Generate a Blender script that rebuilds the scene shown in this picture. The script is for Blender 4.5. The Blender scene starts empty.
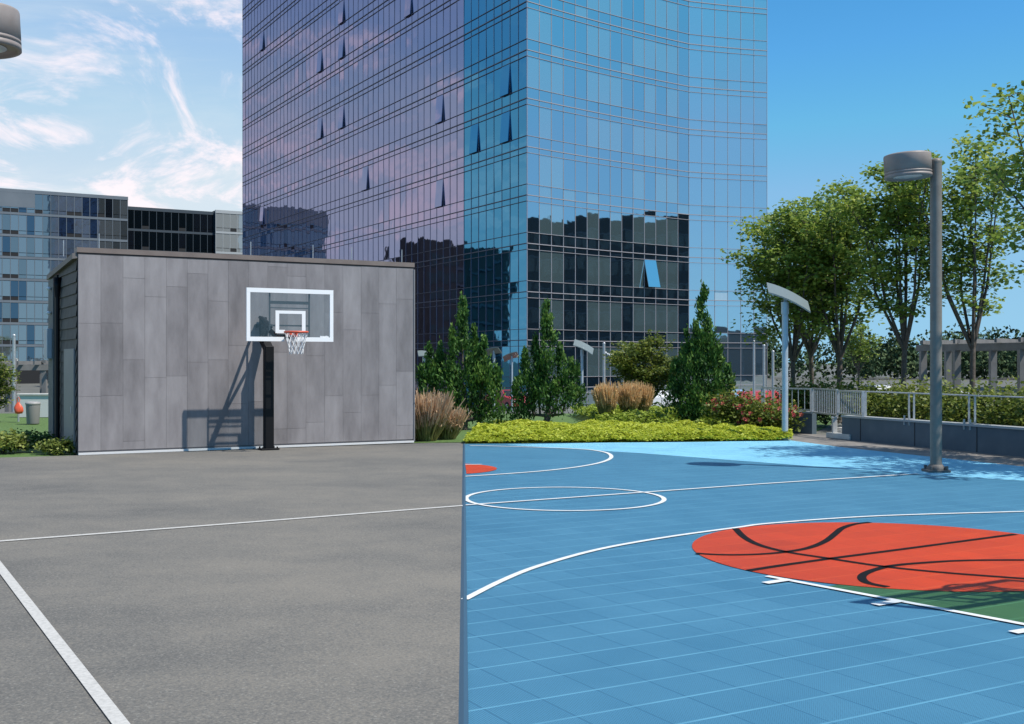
import bpy, math, random
import numpy as np
from mathutils import Vector, Matrix
R = math.radians
S = bpy.context.scene
COL = S.collection
F, CX, CY, H = 1150.0, 512.0, 362.0, 2.4
U = (0.870, 0.493); V = (-0.493, 0.870)          # the two directions of the court
UA = math.atan2(U[1], U[0])

def G(px, py):                                    # photo pixel -> point on the ground
    d = F*H/(py-CY); return ((px-CX)/F*d, d)
def AT(px, d): return ((px-CX)/F*d, d)
def ZZ(py, d): return H+(CY-py)/F*d

# ------------------------------------------------------------------ materials
MATS = {}
def nodes(m):
    m.use_nodes = True; nt = m.node_tree
    return nt, nt.nodes, nt.links
def mat(name, c, rough=.6, metal=0., c2=None, scale=3., detail=6., bump=0., bscale=None, spec=.5, lo=.35, hi=.65):
    if name in MATS: return MATS[name]
    m = bpy.data.materials.new(name); nt, N, L = nodes(m)
    b = N['Principled BSDF']; b.inputs['Roughness'].default_value = rough; b.inputs['Metallic'].default_value = metal
    b.inputs['Specular IOR Level'].default_value = spec
    b.inputs['Base Color'].default_value = (*c, 1)
    tc = N.new('ShaderNodeTexCoord')
    if c2 is not None:
        n = N.new('ShaderNodeTexNoise'); n.inputs['Scale'].default_value = scale; n.inputs['Detail'].default_value = detail
        L.new(tc.outputs['Object'], n.inputs['Vector'])
        r = N.new('ShaderNodeValToRGB'); r.color_ramp.elements[0].position = lo; r.color_ramp.elements[1].position = hi
        r.color_ramp.elements[0].color = (*c, 1); r.color_ramp.elements[1].color = (*c2, 1)
        L.new(n.outputs['Fac'], r.inputs['Fac']); L.new(r.outputs['Color'], b.inputs['Base Color'])
    if bump:
        n2 = N.new('ShaderNodeTexNoise'); n2.inputs['Scale'].default_value = bscale or scale*4; n2.inputs['Detail'].default_value = 4
        L.new(tc.outputs['Object'], n2.inputs['Vector'])
        bp = N.new('ShaderNodeBump'); bp.inputs['Strength'].default_value = bump; bp.inputs['Distance'].default_value = .02
        L.new(n2.outputs['Fac'], bp.inputs['Height']); L.new(bp.outputs['Normal'], b.inputs['Normal'])
    MATS[name] = m; return m
def tone_mat(name, stops, rough=.6, transl=0., spec=.3, noise=None):   # colour from a per-face 'tone' value
    m = bpy.data.materials.new(name); nt, N, L = nodes(m)
    b = N['Principled BSDF']; b.inputs['Roughness'].default_value = rough; b.inputs['Specular IOR Level'].default_value = spec
    a = N.new('ShaderNodeAttribute'); a.attribute_name = 'tone'
    r = N.new('ShaderNodeValToRGB')
    while len(r.color_ramp.elements) < len(stops): r.color_ramp.elements.new(.5)
    for e, (p, c) in zip(r.color_ramp.elements, stops): e.position = p; e.color = (*c, 1)
    fac = a.outputs['Fac']
    if noise:
        tc = N.new('ShaderNodeTexCoord'); mp = N.new('ShaderNodeMapping'); mp.inputs['Scale'].default_value = noise[1]
        n = N.new('ShaderNodeTexNoise'); n.inputs['Scale'].default_value = 1; n.inputs['Detail'].default_value = 7; n.inputs['Roughness'].default_value = .65
        L.new(tc.outputs['Object'], mp.inputs['Vector']); L.new(mp.outputs['Vector'], n.inputs['Vector'])
        ma = N.new('ShaderNodeMath'); ma.operation = 'MULTIPLY_ADD'; ma.inputs[1].default_value = noise[0]
        sb = N.new('ShaderNodeMath'); sb.operation = 'SUBTRACT'; sb.inputs[1].default_value = .5
        L.new(n.outputs['Fac'], sb.inputs[0]); L.new(sb.outputs[0], ma.inputs[0]); L.new(fac, ma.inputs[2]); fac = ma.outputs[0]
    L.new(fac, r.inputs['Fac']); L.new(r.outputs['Color'], b.inputs['Base Color'])
    if transl:
        t = N.new('ShaderNodeBsdfTranslucent'); L.new(r.outputs['Color'], t.inputs['Color'])
        mx = N.new('ShaderNodeMixShader'); mx.inputs[0].default_value = transl
        L.new(b.outputs[0], mx.inputs[1]); L.new(t.outputs[0], mx.inputs[2]); L.new(mx.outputs[0], N['Material Output'].inputs[0])
    MATS[name] = m; return m
def glass_mat(name, tint, inner, fac, rough=.02, grime=.0):            # coated facade glass: mirror sheen over a dark or curtained room
    m = bpy.data.materials.new(name); nt, N, L = nodes(m)
    N.remove(N['Principled BSDF'])
    d = N.new('ShaderNodeBsdfDiffuse'); d.inputs[0].default_value = (*inner, 1)
    g = N.new('ShaderNodeBsdfGlossy'); g.inputs[0].default_value = (*tint, 1); g.inputs['Roughness'].default_value = rough
    tc = N.new('ShaderNodeTexCoord'); n = N.new('ShaderNodeTexNoise'); n.inputs['Scale'].default_value = .6; n.inputs['Detail'].default_value = 2
    L.new(tc.outputs['Object'], n.inputs['Vector'])
    bp = N.new('ShaderNodeBump'); bp.inputs['Strength'].default_value = .10; bp.inputs['Distance'].default_value = .05
    L.new(n.outputs['Fac'], bp.inputs['Height']); L.new(bp.outputs['Normal'], g.inputs['Normal'])
    mx = N.new('ShaderNodeMixShader'); mx.inputs[0].default_value = fac
    L.new(d.outputs[0], mx.inputs[1]); L.new(g.outputs[0], mx.inputs[2]); L.new(mx.outputs[0], N['Material Output'].inputs[0])
    MATS[name] = m; return m

# ------------------------------------------------------------------ mesh helpers
class MB:
    def __init__(s, M=None): s.v = []; s.f = []; s.t = []; s.M = M; s.smooth = []
    def pt(s, p):
        p = Vector(p)
        return tuple(s.M @ p) if s.M is not None else tuple(p)
    def add(s, vs, fs, tone=.5, smooth=False):
        b = len(s.v); s.v += [s.pt(p) for p in vs]
        for q in fs: s.f.append([b+i for i in q]); s.t.append(tone); s.smooth.append(smooth)
    def box(s, x0, x1, y0, y1, z0, z1, tone=.5):
        s.add([(x0,y0,z0),(x1,y0,z0),(x1,y1,z0),(x0,y1,z0),(x0,y0,z1),(x1,y0,z1),(x1,y1,z1),(x0,y1,z1)],
              [(0,3,2,1),(4,5,6,7),(0,1,5,4),(1,2,6,5),(2,3,7,6),(3,0,4,7)], tone)
    def bbox(s, x0, x1, y0, y1, z0, z1, b=.01, tone=.5):   # box with chamfered vertical and top edges
        for k, (zz0, zz1) in enumerate([(z0, z1-b)]):
            o = [(x0+b,y0),(x1-b,y0),(x1,y0+b),(x1,y1-b),(x1-b,y1),(x0+b,y1),(x0,y1-b),(x0,y0+b)]
            i = [(x0+2*b,y0+b),(x1-2*b,y0+b),(x1-b,y0+2*b),(x1-b,y1-2*b),(x1-2*b,y1-b),(x0+2*b,y1-b),(x0+b,y1-2*b),(x0+b,y0+2*b)]
            vs = [(x,y,z0) for x,y in o]+[(x,y,z1-b) for x,y in o]+[(x,y,z1) for x,y in i]
            fs = [tuple(range(7,-1,-1)), tuple(range(16,24))]
            for a in range(8):
                c = (a+1) % 8; fs += [(a,c,8+c,8+a),(8+a,8+c,16+c,16+a)]
            s.add(vs, fs, tone)
    def beam(s, a, b, w, h=None, up=(0,0,1), tone=.5):     # rectangular bar between two points
        a, b = Vector(a), Vector(b); h = h or w; d = (b-a).normalized()
        r = d.cross(Vector(up))
        if r.length < 1e-4: r = d.cross(Vector((1,0,0)))
        r.normalize(); n = r.cross(d); r = r*w/2; n = n*h/2
        vs = [a-r-n,a+r-n,a+r+n,a-r+n,b-r-n,b+r-n,b+r+n,b-r+n]
        s.add(vs, [(0,3,2,1),(4,5,6,7),(0,1,5,4),(1,2,6,5),(2,3,7,6),(3,0,4,7)], tone)
    def tube(s, pts, rad, n=8, tone=.5, caps=True):
        pts = [Vector(p) for p in pts]
        if not hasattr(rad, '__len__'): rad = [rad]*len(pts)
        vs = []; fs = []; ref = None
        for i, p in enumerate(pts):
            d = (pts[min(i+1,len(pts)-1)]-pts[max(i-1,0)]).normalized()
            if ref is None: ref = d.orthogonal().normalized()
            r = (ref - d*ref.dot(d)).normalized(); ref = r; q = d.cross(r)
            for k in range(n):
                a = 2*math.pi*k/n; vs.append(p+(r*math.cos(a)+q*math.sin(a))*rad[i])
        for i in range(len(pts)-1):
            for k in range(n):
                c = (k+1) % n; fs.append((i*n+k, i*n+c, (i+1)*n+c, (i+1)*n+k))
        s.add(vs, fs, tone, True)
        if caps:
            s.add([vs[k] for k in range(n)], [tuple(range(n-1,-1,-1))], tone)
            s.add([vs[(len(pts)-1)*n+k] for k in range(n)], [tuple(range(n))], tone)
    def lathe(s, prof, c=(0,0,0), n=32, tone=.5, M=None):  # prof: (radius, z)
        vs = []; fs = []
        for r, z in prof:
            for k in range(n):
                a = 2*math.pi*k/n; p = Vector((r*math.cos(a), r*math.sin(a), z))
                if M is not None: p = M @ p
                vs.append(p+Vector(c))
        for i in range(len(prof)-1):
            for k in range(n):
                q = (k+1) % n; fs.append((i*n+k, i*n+q, (i+1)*n+q, (i+1)*n+k))
        s.add(vs, fs, tone, True)
    def ring(s, c, R_, r, n=28, m=8, tone=.5):
        vs = []; fs = []
        for i in range(n):
            a = 2*math.pi*i/n
            for j in range(m):
                b = 2*math.pi*j/m; q = R_+r*math.cos(b)
                vs.append((c[0]+q*math.cos(a), c[1]+q*math.sin(a), c[2]+r*math.sin(b)))
        for i in range(n):
            for j in range(m):
                i2, j2 = (i+1) % n, (j+1) % m; fs.append((i*m+j, i2*m+j, i2*m+j2, i*m+j2))
        s.add(vs, fs, tone, True)
    def poly(s, pts, z, tone=.5): s.add([(x,y,z) for x,y in pts], [tuple(range(len(pts)))], tone)
    def ribbon(s, pts, w, z):
        n = len(pts); vs = []; fs = []
        for i in range(n):
            a, b = pts[max(i-1,0)], pts[min(i+1,n-1)]
            dx, dy = b[0]-a[0], b[1]-a[1]; l = math.hypot(dx,dy) or 1; nx, ny = -dy/l*w/2, dx/l*w/2
            vs += [(pts[i][0]+nx,pts[i][1]+ny,z),(pts[i][0]-nx,pts[i][1]-ny,z)]
        for i in range(n-1): fs.append((2*i+1,2*i+3,2*i+2,2*i))
        s.add(vs, fs)
    def obj(s, name, m, parent=None, loc=None):
        me = bpy.data.meshes.new(name); me.from_pydata(s.v, [], s.f); me.update()
        at = me.attributes.new('tone', 'FLOAT', 'FACE'); at.data.foreach_set('value', s.t)
        me.polygons.foreach_set('use_smooth', s.smooth)
        for q in (m if isinstance(m, list) else [m]): me.materials.append(q)
        return link(name, me, parent, loc)
def link(name, me, parent=None, loc=None):
    o = bpy.data.objects.new(name, me); COL.objects.link(o)
    if parent is not None: o.parent = parent
    if loc is not None: o.location = loc
    return o
def quads_obj(name, v, tone, m, parent=None, loc=None, extra=None):    # v: (N,4,3) array of quads, plus an optional MB joined in
    N = len(v); vv = v.reshape(-1, 3); f = np.arange(N*4).reshape(N, 4)
    if extra is not None and extra.v:
        vs = np.vstack([vv, np.array(extra.v)]); fs = f.tolist()+[[i+N*4 for i in q] for q in extra.f]
        tone = np.concatenate([tone, np.array(extra.t)])
        me = bpy.data.meshes.new(name); me.from_pydata(vs.tolist(), [], fs)
    else:
        me = bpy.data.meshes.new(name); me.vertices.add(N*4); me.vertices.foreach_set('co', vv.ravel())
        me.loops.add(N*4); me.loops.foreach_set('vertex_index', f.ravel())
        me.polygons.add(N); me.polygons.foreach_set('loop_start', np.arange(0, N*4, 4)); 
        me.update(calc_edges=True)
    at = me.attributes.new('tone', 'FLOAT', 'FACE'); at.data.foreach_set('value', np.ascontiguousarray(tone, dtype=np.float32))
    me.materials.append(m); me.update(); return link(name, me, parent, loc)
def leaves(c, size, rng, aspect=.6, up=0., axis=None, flat=0.):                   # leaf-shaped quads at points c
    N = len(c); d = rng.normal(size=(N,3)); d[:,2] += up
    if axis is not None: d = d*.45+axis
    d /= np.linalg.norm(d, axis=1)[:,None]
    if flat: d[:,2] *= flat
    q_ = rng.normal(size=(N,3))
    if flat: q_ = q_*.5+np.array([0,0,1.])
    e = np.cross(d, q_); e /= np.linalg.norm(e, axis=1)[:,None]+1e-9
    s = (size*(.6+.8*rng.random(N)))[:,None]
    a = d*s; b = e*s*aspect*.5
    return np.stack([c-a*.5, c+b-a*.05, c+a*.5, c-b-a*.05], axis=1)

def tag(o, label=None, cat=None, group=None, kind=None):
    if label: o['label'] = label
    if cat: o['category'] = cat
    if group: o['group'] = group
    if kind: o['kind'] = kind
    return o
def thing(name, label, cat, loc=(0,0,0), rz=0, group=None):
    o = bpy.data.objects.new(name, None); COL.objects.link(o); o.empty_display_size = .2
    o.location = loc; o.rotation_euler = (0,0,rz); return tag(o, label, cat, group)
def children(o): return [c for c in bpy.data.objects if c.parent == o]
def copy_tree(o, parent=None):
    c = o.copy(); COL.objects.link(c)
    if parent is not None: c.parent = parent
    for ch in children(o): copy_tree(ch, c)
    return c

# ------------------------------------------------------------------ colours
M_asph = None
def asphalt():
    m = bpy.data.materials.new('worn_asphalt'); nt, N, L = nodes(m); b = N['Principled BSDF']; b.inputs['Roughness'].default_value = .9
    tc = N.new('ShaderNodeTexCoord')
    def noise(sc, det, stretch=None):
        n = N.new('ShaderNodeTexNoise'); n.inputs['Scale'].default_value = sc; n.inputs['Detail'].default_value = det; n.inputs['Roughness'].default_value = .6
        if stretch:
            mp = N.new('ShaderNodeMapping'); mp.inputs['Rotation'].default_value = (0,0,-UA); mp.inputs['Scale'].default_value = stretch
            L.new(tc.outputs['Object'], mp.inputs['Vector']); L.new(mp.outputs['Vector'], n.inputs['Vector'])
        else: L.new(tc.outputs['Object'], n.inputs['Vector'])
        return n
    big = noise(.25, 6, (.7,1.1,1)); mid = noise(1.3, 5); fine = noise(55, 4); spk = N.new('ShaderNodeTexVoronoi'); spk.inputs['Scale'].default_value = 34
    L.new(tc.outputs['Object'], spk.inputs['Vector'])
    r = N.new('ShaderNodeValToRGB'); e = r.color_ramp.elements
    e[0].position = .3; e[0].color = (.078,.077,.073,1); e[1].position = .7; e[1].color = (.175,.160,.135,1)
    x = e.new(.5); x.color = (.120,.115,.104,1)
    def madd(a, k, c):
        q = N.new('ShaderNodeMath'); q.operation = 'MULTIPLY_ADD'; q.inputs[1].default_value = k; L.new(a, q.inputs[0])
        if isinstance(c, float): q.inputs[2].default_value = c
        else: L.new(c, q.inputs[2])
        return q.outputs[0]
    t = madd(big.outputs['Fac'], .85, -.34); t = madd(mid.outputs['Fac'], .28, t); t = madd(fine.outputs['Fac'], .85, t); t = madd(spk.outputs['Distance'], -.22, t)
    L.new(t, r.inputs['Fac'])
    # pale aggregate chips
    sp = N.new('ShaderNodeTexNoise'); sp.inputs['Scale'].default_value = 40; sp.inputs['Detail'].default_value = 1; L.new(tc.outputs['Object'], sp.inputs['Vector'])
    rr = N.new('ShaderNodeValToRGB'); rr.color_ramp.elements[0].position = .62; rr.color_ramp.elements[1].position = .70
    L.new(sp.outputs['Fac'], rr.inputs['Fac'])
    mx = N.new('ShaderNodeMixRGB'); mx.inputs[2].default_value = (.30,.29,.26,1); ml = N.new('ShaderNodeMath'); ml.operation = 'MULTIPLY'; ml.inputs[1].default_value = .34
    L.new(rr.outputs['Color'], ml.inputs[0]); L.new(ml.outputs[0], mx.inputs[0]); L.new(r.outputs['Color'], mx.inputs[1]); 
    # one old meandering crack
    L.new(mx.outputs[0], b.inputs['Base Color'])
    bp = N.new('ShaderNodeBump'); bp.inputs['Strength'].default_value = .5; bp.inputs['Distance'].default_value = .006
    L.new(fine.outputs['Fac'], bp.inputs['Height']); L.new(bp.outputs['Normal'], b.inputs['Normal'])
    return m
def tiles(name, c, seam, dk=.86):      # interlocking plastic court tiles, seams along the court axes
    m = bpy.data.materials.new(name); nt, N, L = nodes(m); b = N['Principled BSDF']; b.inputs['Roughness'].default_value = .55; b.inputs['Specular IOR Level'].default_value = .3
    tc = N.new('ShaderNodeTexCoord'); mp = N.new('ShaderNodeMapping'); mp.inputs['Rotation'].default_value = (0,0,-UA)
    L.new(tc.outputs['Object'], mp.inputs['Vector']); sx = N.new('ShaderNodeSeparateXYZ'); L.new(mp.outputs['Vector'], sx.inputs[0])
    def M2(op, a, k):
        q = N.new('ShaderNodeMath'); q.operation = op
        if hasattr(a, 'links'): L.new(a, q.inputs[0])
        else: q.inputs[0].default_value = a
        if hasattr(k, 'links'): L.new(k, q.inputs[1])
        else: q.inputs[1].default_value = k
        return q.outputs[0]
    def seamfac(coord, pitch, w):
        f = M2('PINGPONG', coord, pitch/2); return M2('LESS_THAN', f, w/2)
    sv = seamfac(sx.outputs['Y'], .47, .024); su = seamfac(sx.outputs['X'], .47, .017)
    n = N.new('ShaderNodeTexNoise'); n.inputs['Scale'].default_value = .5; n.inputs['Detail'].default_value = 5; L.new(tc.outputs['Object'], n.inputs['Vector'])
    n2 = N.new('ShaderNodeTexNoise'); n2.inputs['Scale'].default_value = 1.1; n2.inputs['Detail'].default_value = 8; L.new(mp.outputs['Vector'], n2.inputs['Vector'])
    # tile-to-tile tone
    fx = M2('FLOOR', M2('DIVIDE', sx.outputs['X'], .47), 0.); fy = M2('FLOOR', M2('DIVIDE', sx.outputs['Y'], .47), 0.)
    cb = N.new('ShaderNodeCombineXYZ'); L.new(fx, cb.inputs[0]); L.new(fy, cb.inputs[1])
    wn = N.new('ShaderNodeTexWhiteNoise'); wn.noise_dimensions = '2D'; L.new(cb.outputs[0], wn.inputs['Vector'])
    tot = M2('ADD', M2('MULTIPLY', n.outputs['Fac'], .7), M2('ADD', M2('MULTIPLY', wn.outputs['Value'], .16), M2('MULTIPLY', n2.outputs['Fac'], .35)))
    r = N.new('ShaderNodeValToRGB'); e = r.color_ramp.elements
    e[0].position = .38; e[0].color = (c[0]*dk,c[1]*dk,c[2]*dk,1); e[1].position = .88; e[1].color = (c[0]*1.22+.008,c[1]*1.14+.004,c[2]*1.08,1)
    L.new(tot, r.inputs['Fac'])
    # fine open grid of the tile surface
    g1 = M2('LESS_THAN', M2('PINGPONG', sx.outputs['X'], .0196/2), .0032); g2 = M2('LESS_THAN', M2('PINGPONG', sx.outputs['Y'], .0196/2), .0032)
    g = M2('MAXIMUM', g1, g2)
    hole = N.new('ShaderNodeMixRGB'); hole.inputs[1].default_value = (.50,.50,.50,1); hole.inputs[2].default_value = (1.22,1.22,1.22,1); L.new(g, hole.inputs[0])
    mu = N.new('ShaderNodeMixRGB'); mu.blend_type = 'MULTIPLY'; mu.inputs[0].default_value = 1; L.new(r.outputs['Color'], mu.inputs[1]); L.new(hole.outputs[0], mu.inputs[2])
    m1 = N.new('ShaderNodeMixRGB'); m1.inputs[2].default_value = (c[0]*.68,c[1]*.7,c[2]*.72,1); L.new(su, m1.inputs[0]); L.new(mu.outputs[0], m1.inputs[1])
    m2 = N.new('ShaderNodeMixRGB'); m2.inputs[2].default_value = (*seam,1); L.new(M2('MULTIPLY', sv, M2('MULTIPLY', n2.outputs['Fac'], 1.5)), m2.inputs[0]); L.new(m1.outputs[0], m2.inputs[1])
    L.new(m2.outputs[0], b.inputs['Base Color']); return m
M_asph = asphalt()
M_blue = tiles('blue_tiles', (.047,.180,.300), (.10,.28,.40))
M_lblue = tiles('light_blue_tiles', (.19,.50,.70), (.23,.54,.72))
M_orange = tiles('orange_tiles', (.47,.043,.006), (.54,.075,.018))
M_green = tiles('green_tiles', (.035,.115,.045), (.06,.17,.08))
M_line = mat('white_line', (.66,.67,.67), .6, c2=(.58,.59,.59), scale=6)
M_oldline = mat('worn_white_line', (.36,.355,.335), .8, c2=(.47,.46,.435), scale=22, lo=.3, hi=.6)
M_black = mat('black_seam', (.005,.004,.005), .75, spec=.15)
M_grassm = mat('lawn_grass', (.05,.105,.022), .9, c2=(.10,.17,.04), scale=14, detail=10, bump=.6, bscale=60)
M_terr = mat('plaza_paving', (.085,.09,.08), .9, c2=(.125,.125,.11), scale=.4)
M_walk = mat('walkway_paving', (.13,.125,.12), .9, c2=(.22,.20,.18), scale=2.5, bump=.3)
M_steel = mat('galvanised_steel', (.42,.43,.44), .45, .6, c2=(.52,.53,.54), scale=12)
M_pole = mat('taupe_paint', (.165,.150,.128), .5, c2=(.20,.182,.157), scale=5)
M_lamp = mat('warm_grey_paint', (.245,.203,.182), .5, c2=(.285,.242,.22), scale=4)
M_lblp = mat('pale_blue_grey_paint', (.36,.43,.48), .45, .2, c2=(.42,.48,.53), scale=5)
M_blackm = mat('black_powder_coat', (.005,.005,.006), .5, spec=.25)
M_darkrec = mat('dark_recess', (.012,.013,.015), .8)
M_bark = mat('tree_bark', (.075,.058,.045), .9, c2=(.13,.105,.085), scale=9, bump=.6)
M_white = mat('white_paint', (.80,.80,.80), .45)
M_conc = mat('pale_concrete', (.45,.44,.42), .85, c2=(.55,.54,.51), scale=3)
M_tyre = mat('tyre_rubber', (.02,.02,.02), .9)
M_carglass = mat('car_glass', (.02,.025,.03), .05, spec=.9)

# ------------------------------------------------------------------ the ground
def st(o, name=None): o['kind'] = 'structure'; return o
mb = MB()
ys = [-60,-20,0,20,40,56,66,90,150,300,700,2500]; zs = [-.03]*6+[-1.0]*6
xs = [-2500,-600,-200,-80,-30,0,30,80,200,600,2500]
for j in range(len(ys)-1):
    for i in range(len(xs)-1):
        mb.add([(xs[i],ys[j],zs[j]),(xs[i+1],ys[j],zs[j]),(xs[i+1],ys[j+1],zs[j+1]),(xs[i],ys[j+1],zs[j+1])], [(0,1,2,3)])
st(mb.obj('ground', M_terr))
mb = MB(); a = G(60,460)
mb.poly([(-60,26),(a[0]-1.0,28.2),(-11.1,29.7),(-2.93,34.4),(9.5,36.5),(10.2,39),(16,54),(-60,54)], -.018); st(mb.obj('lawn', M_grassm))
e0 = -.0413
court_far = [G(464,443.6), G(600,442.4), G(700,441.6), G(790,440.0), G(840,447), G(1024,466.6), (14.3,24.0), (18,14), (20,-20)]
mb = MB(); mb.poly([(.0413*20*1,-20),]+court_far[::-1]+[], -.008)
mb = MB(); mb.poly([(20,-20)]+court_far[::-1][1:]+[(-.0413*30,30),(0,0),(.0413*20,-20)], -.008); court = st(mb.obj('basketball_court', M_blue))
mb = MB(); mb.poly([(.0413*20,-20),(0,0),G(464,443.6),(-2.4,34.3),(-11.25,29.65),(-12.6,29.1),(-60,12),(-60,-20)], -.008); asph = st(mb.obj('asphalt', M_asph))
mb = MB(); mb.poly([G(505,444.6),G(640,453),G(780,463.6),G(917,474),(11.6,22.3),(13.5,20.2)]+[(16.6,17.6)]+court_far[:-2][::-1][0:5][0:1]+[G(1024,466.4),G(840,446.9),G(790,440.1),G(700,441.7),G(600,442.5)], -.004)
st(mb.obj('court_apron', M_lblue, court))
mb = MB(); q0 = G(464,443.9); q1 = (.0413*6,-6)
mb.add([(q0[0]-.035,q0[1],-.0075),(q1[0]-.035,q1[1],-.0075),(q1[0],q1[1],.012),(q0[0],q0[1],.012),(q1[0]+.03,q1[1],.012),(q0[0]+.03,q0[1],.012),(q1[0]+.032,q1[1],-.0075),(q0[0]+.032,q0[1],-.0075)], [(0,1,2,3),(3,2,4,5),(5,4,6,7)])
st(mb.obj('court_edge', mat('edge_trim_blue', (.03,.085,.14), .6), court))
mb = MB(); mb.poly([G(786,438.5),G(790,440),G(840,447),G(1024,466.6),(14.3,24),(18,14),(19,14.5),(15.5,24),(13.4,29.3),(10.5,36.2),(10.3,38.2),(9.2,39.3)], -.010)
st(mb.obj('walkway', M_walk))
# painted markings
def cat(pts, n=10):
    out = []; P = [pts[0]]+list(pts)+[pts[-1]]
    for i in range(1, len(P)-2):
        p0,p1,p2,p3 = [np.array(q) for q in P[i-1:i+3]]
        for k in range(n):
            t = k/n; out.append(tuple(.5*((2*p1)+(-p0+p2)*t+(2*p0-5*p1+4*p2-p3)*t*t+(-p0+3*p1-3*p2+p3)*t**3)))
    out.append(tuple(pts[-1])); return out
def circ(c, r, a0=0, a1=360, n=96): return [(c[0]+r*math.cos(R(a0+(a1-a0)*i/n)), c[1]+r*math.sin(R(a0+(a1-a0)*i/n))) for i in range(n+1)]
def edge_clip(pts): return [p for p in pts if p[0] > -.0413*p[1]+.0]
arc = [G(464.5,599.5),G(504,579.7),G(542,565),G(600.6,549),G(668,537),G(735,527.8),G(774,523),G(877,516),G(1024,511.5)]
arc = cat(arc); q, p = arc[-1], arc[-8]
arc += [(q[0]+1.2,q[1]-.10),(q[0]+2.3,q[1]-.45),(q[0]+3.3,q[1]-1.1),(q[0]+4.1,q[1]-2.0),(q[0]+4.7,q[1]-3.1)]
def child(mb, name, m): return st(mb.obj(name, m, court))
mb = MB(); mb.ribbon(arc, .085, .004); child(mb, 'three_point_line', M_line)
mb = MB(); mb.ribbon(cat([G(464.5,476.4),G(500,474.2),G(542,471),G(577,467),G(600.6,462.5),G(611,457.8),G(608,453.3),G(595,450.4),G(577,448.9),G(542,447.5),G(500,446.2),G(470,445.4)]), .10, .004); child(mb, 'three_point_line', M_line)
mb = MB(); cc = circ((.93,20.3), 1.74, -130, 230, 140); cc = [p for p in cc if p[0] > -.0413*p[1]+.02]; mb.ribbon(cc if True else cc, .085, .004); child(mb, 'centre_circle', M_line)
mb = MB(); mb.ribbon([G(464.5,505.2),G(640,492.6),G(760,484),G(918,473.7)], .085, .0055); child(mb, 'centre_line', M_line)
# near key: orange ball emblem, green key, lane line and ticks
la, lb = G(767,576.3), G(1024,624.5); ldx, ldy = lb[0]-la[0], lb[1]-la[1]; le = (la[0]+ldx*2.2, la[1]+ldy*2.2)
bc, br = (4.92,14.62), 2.60
def lane_ok(p, m=0.): return (p[0]-la[0])*ldy-(p[1]-la[1])*ldx <= m    # court side of the lane line
ball = circ(bc, br, 0, 360, 120)
def lane_clip(pts):
    out = []
    for i in range(len(pts)):
        a, b = pts[i], pts[(i+1) % len(pts)]
        fa = (a[0]-la[0])*ldy-(a[1]-la[1])*ldx; fb = (b[0]-la[0])*ldy-(b[1]-la[1])*ldx
        if fa <= 0: out.append(a)
        if fa*fb < 0: t = fa/(fa-fb); out.append((a[0]+t*(b[0]-a[0]), a[1]+t*(b[1]-a[1])))
    return out
mb = MB()
mb.poly([(la[0]+ldx*.25,la[1]+ldy*.25), le, (le[0]+3.2,le[1]+2.0), (la[0]+ldx*.25+3.2,la[1]+ldy*.25+2.0)], -.0045); child(mb, 'green_key', M_green)
mb = MB()
bl = lane_clip(ball); c0 = (sum(p[0] for p in bl)/len(bl), sum(p[1] for p in bl)/len(bl))
for i in range(len(bl)):
    a, b = bl[i], bl[(i+1) % len(bl)]; mb.add([(c0[0],c0[1],0),(a[0],a[1],0),(b[0],b[1],0)], [(0,1,2)])
child(mb, 'ball_emblem', M_orange)
def z6(x, y): return G(670+x/2.893, 490+y/2.893)
mb = MB()
for pts in ([(188,110),(215,137),(260,160),(340,180),(470,200),(620,222),(800,240),(1024,257),(1200,272)],
            [(50,181),(110,186),(180,188),(260,186),(330,180),(400,168),(450,148),(480,125),(500,110),(540,98),(600,92.5)],
            [(210,236),(340,216),(470,198),(700,168),(1024,125),(1180,106)],
            [(1230,204),(1024,203),(850,204.5),(720,212),(640,220),(590,232),(560,245),(556,258),(575,270),(630,281)]):
    mb.ribbon([p for p in cat([z6(*q) for q in pts]) if math.hypot(p[0]-bc[0],p[1]-bc[1]) < br+.02], .10, .004)
child(mb, 'ball_seam', M_black)
mb = MB(); mb.ribbon([la, le], .085, .0055)
for (ax, ay), (bx, by) in (((765,583.5),(790,579.8)), ((875,605.2),(900,601.2)), ((1013,633),(1040,628.6))):
    mb.ribbon([G(ax,ay),G(bx,by)], .11, .008)
child(mb, 'lane_line', M_line)
fb = circ((-1.74,25.9), 1.4, -90, 90, 60); fb = [p for p in fb if p[0] > -.0413*p[1]]
mb = MB(); mb.poly(fb, 0.); child(mb, 'ball_emblem', M_orange)
mb = MB(); mb.ribbon([G(464.5,464.6),G(482,464.3)], .085, .004); child(mb, 'lane_line', M_line)
# asphalt lines
mb = MB(); mb.ribbon([G(-180,554.6),G(0,541),G(230,523.6),G(464,505.4)], .12, .001); st(mb.obj('boundary_line', M_oldline, asph))
a, b = G(-4,562), G(121,724); dx, dy = b[0]-a[0], b[1]-a[1]
mb = MB(); mb.ribbon([(a[0]-dx*.28,a[1]-dy*.28), a, b, (b[0]+dx*.7,b[1]+dy*.7)], .105, .004); st(mb.obj('boundary_line', M_oldline, asph))

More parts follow.
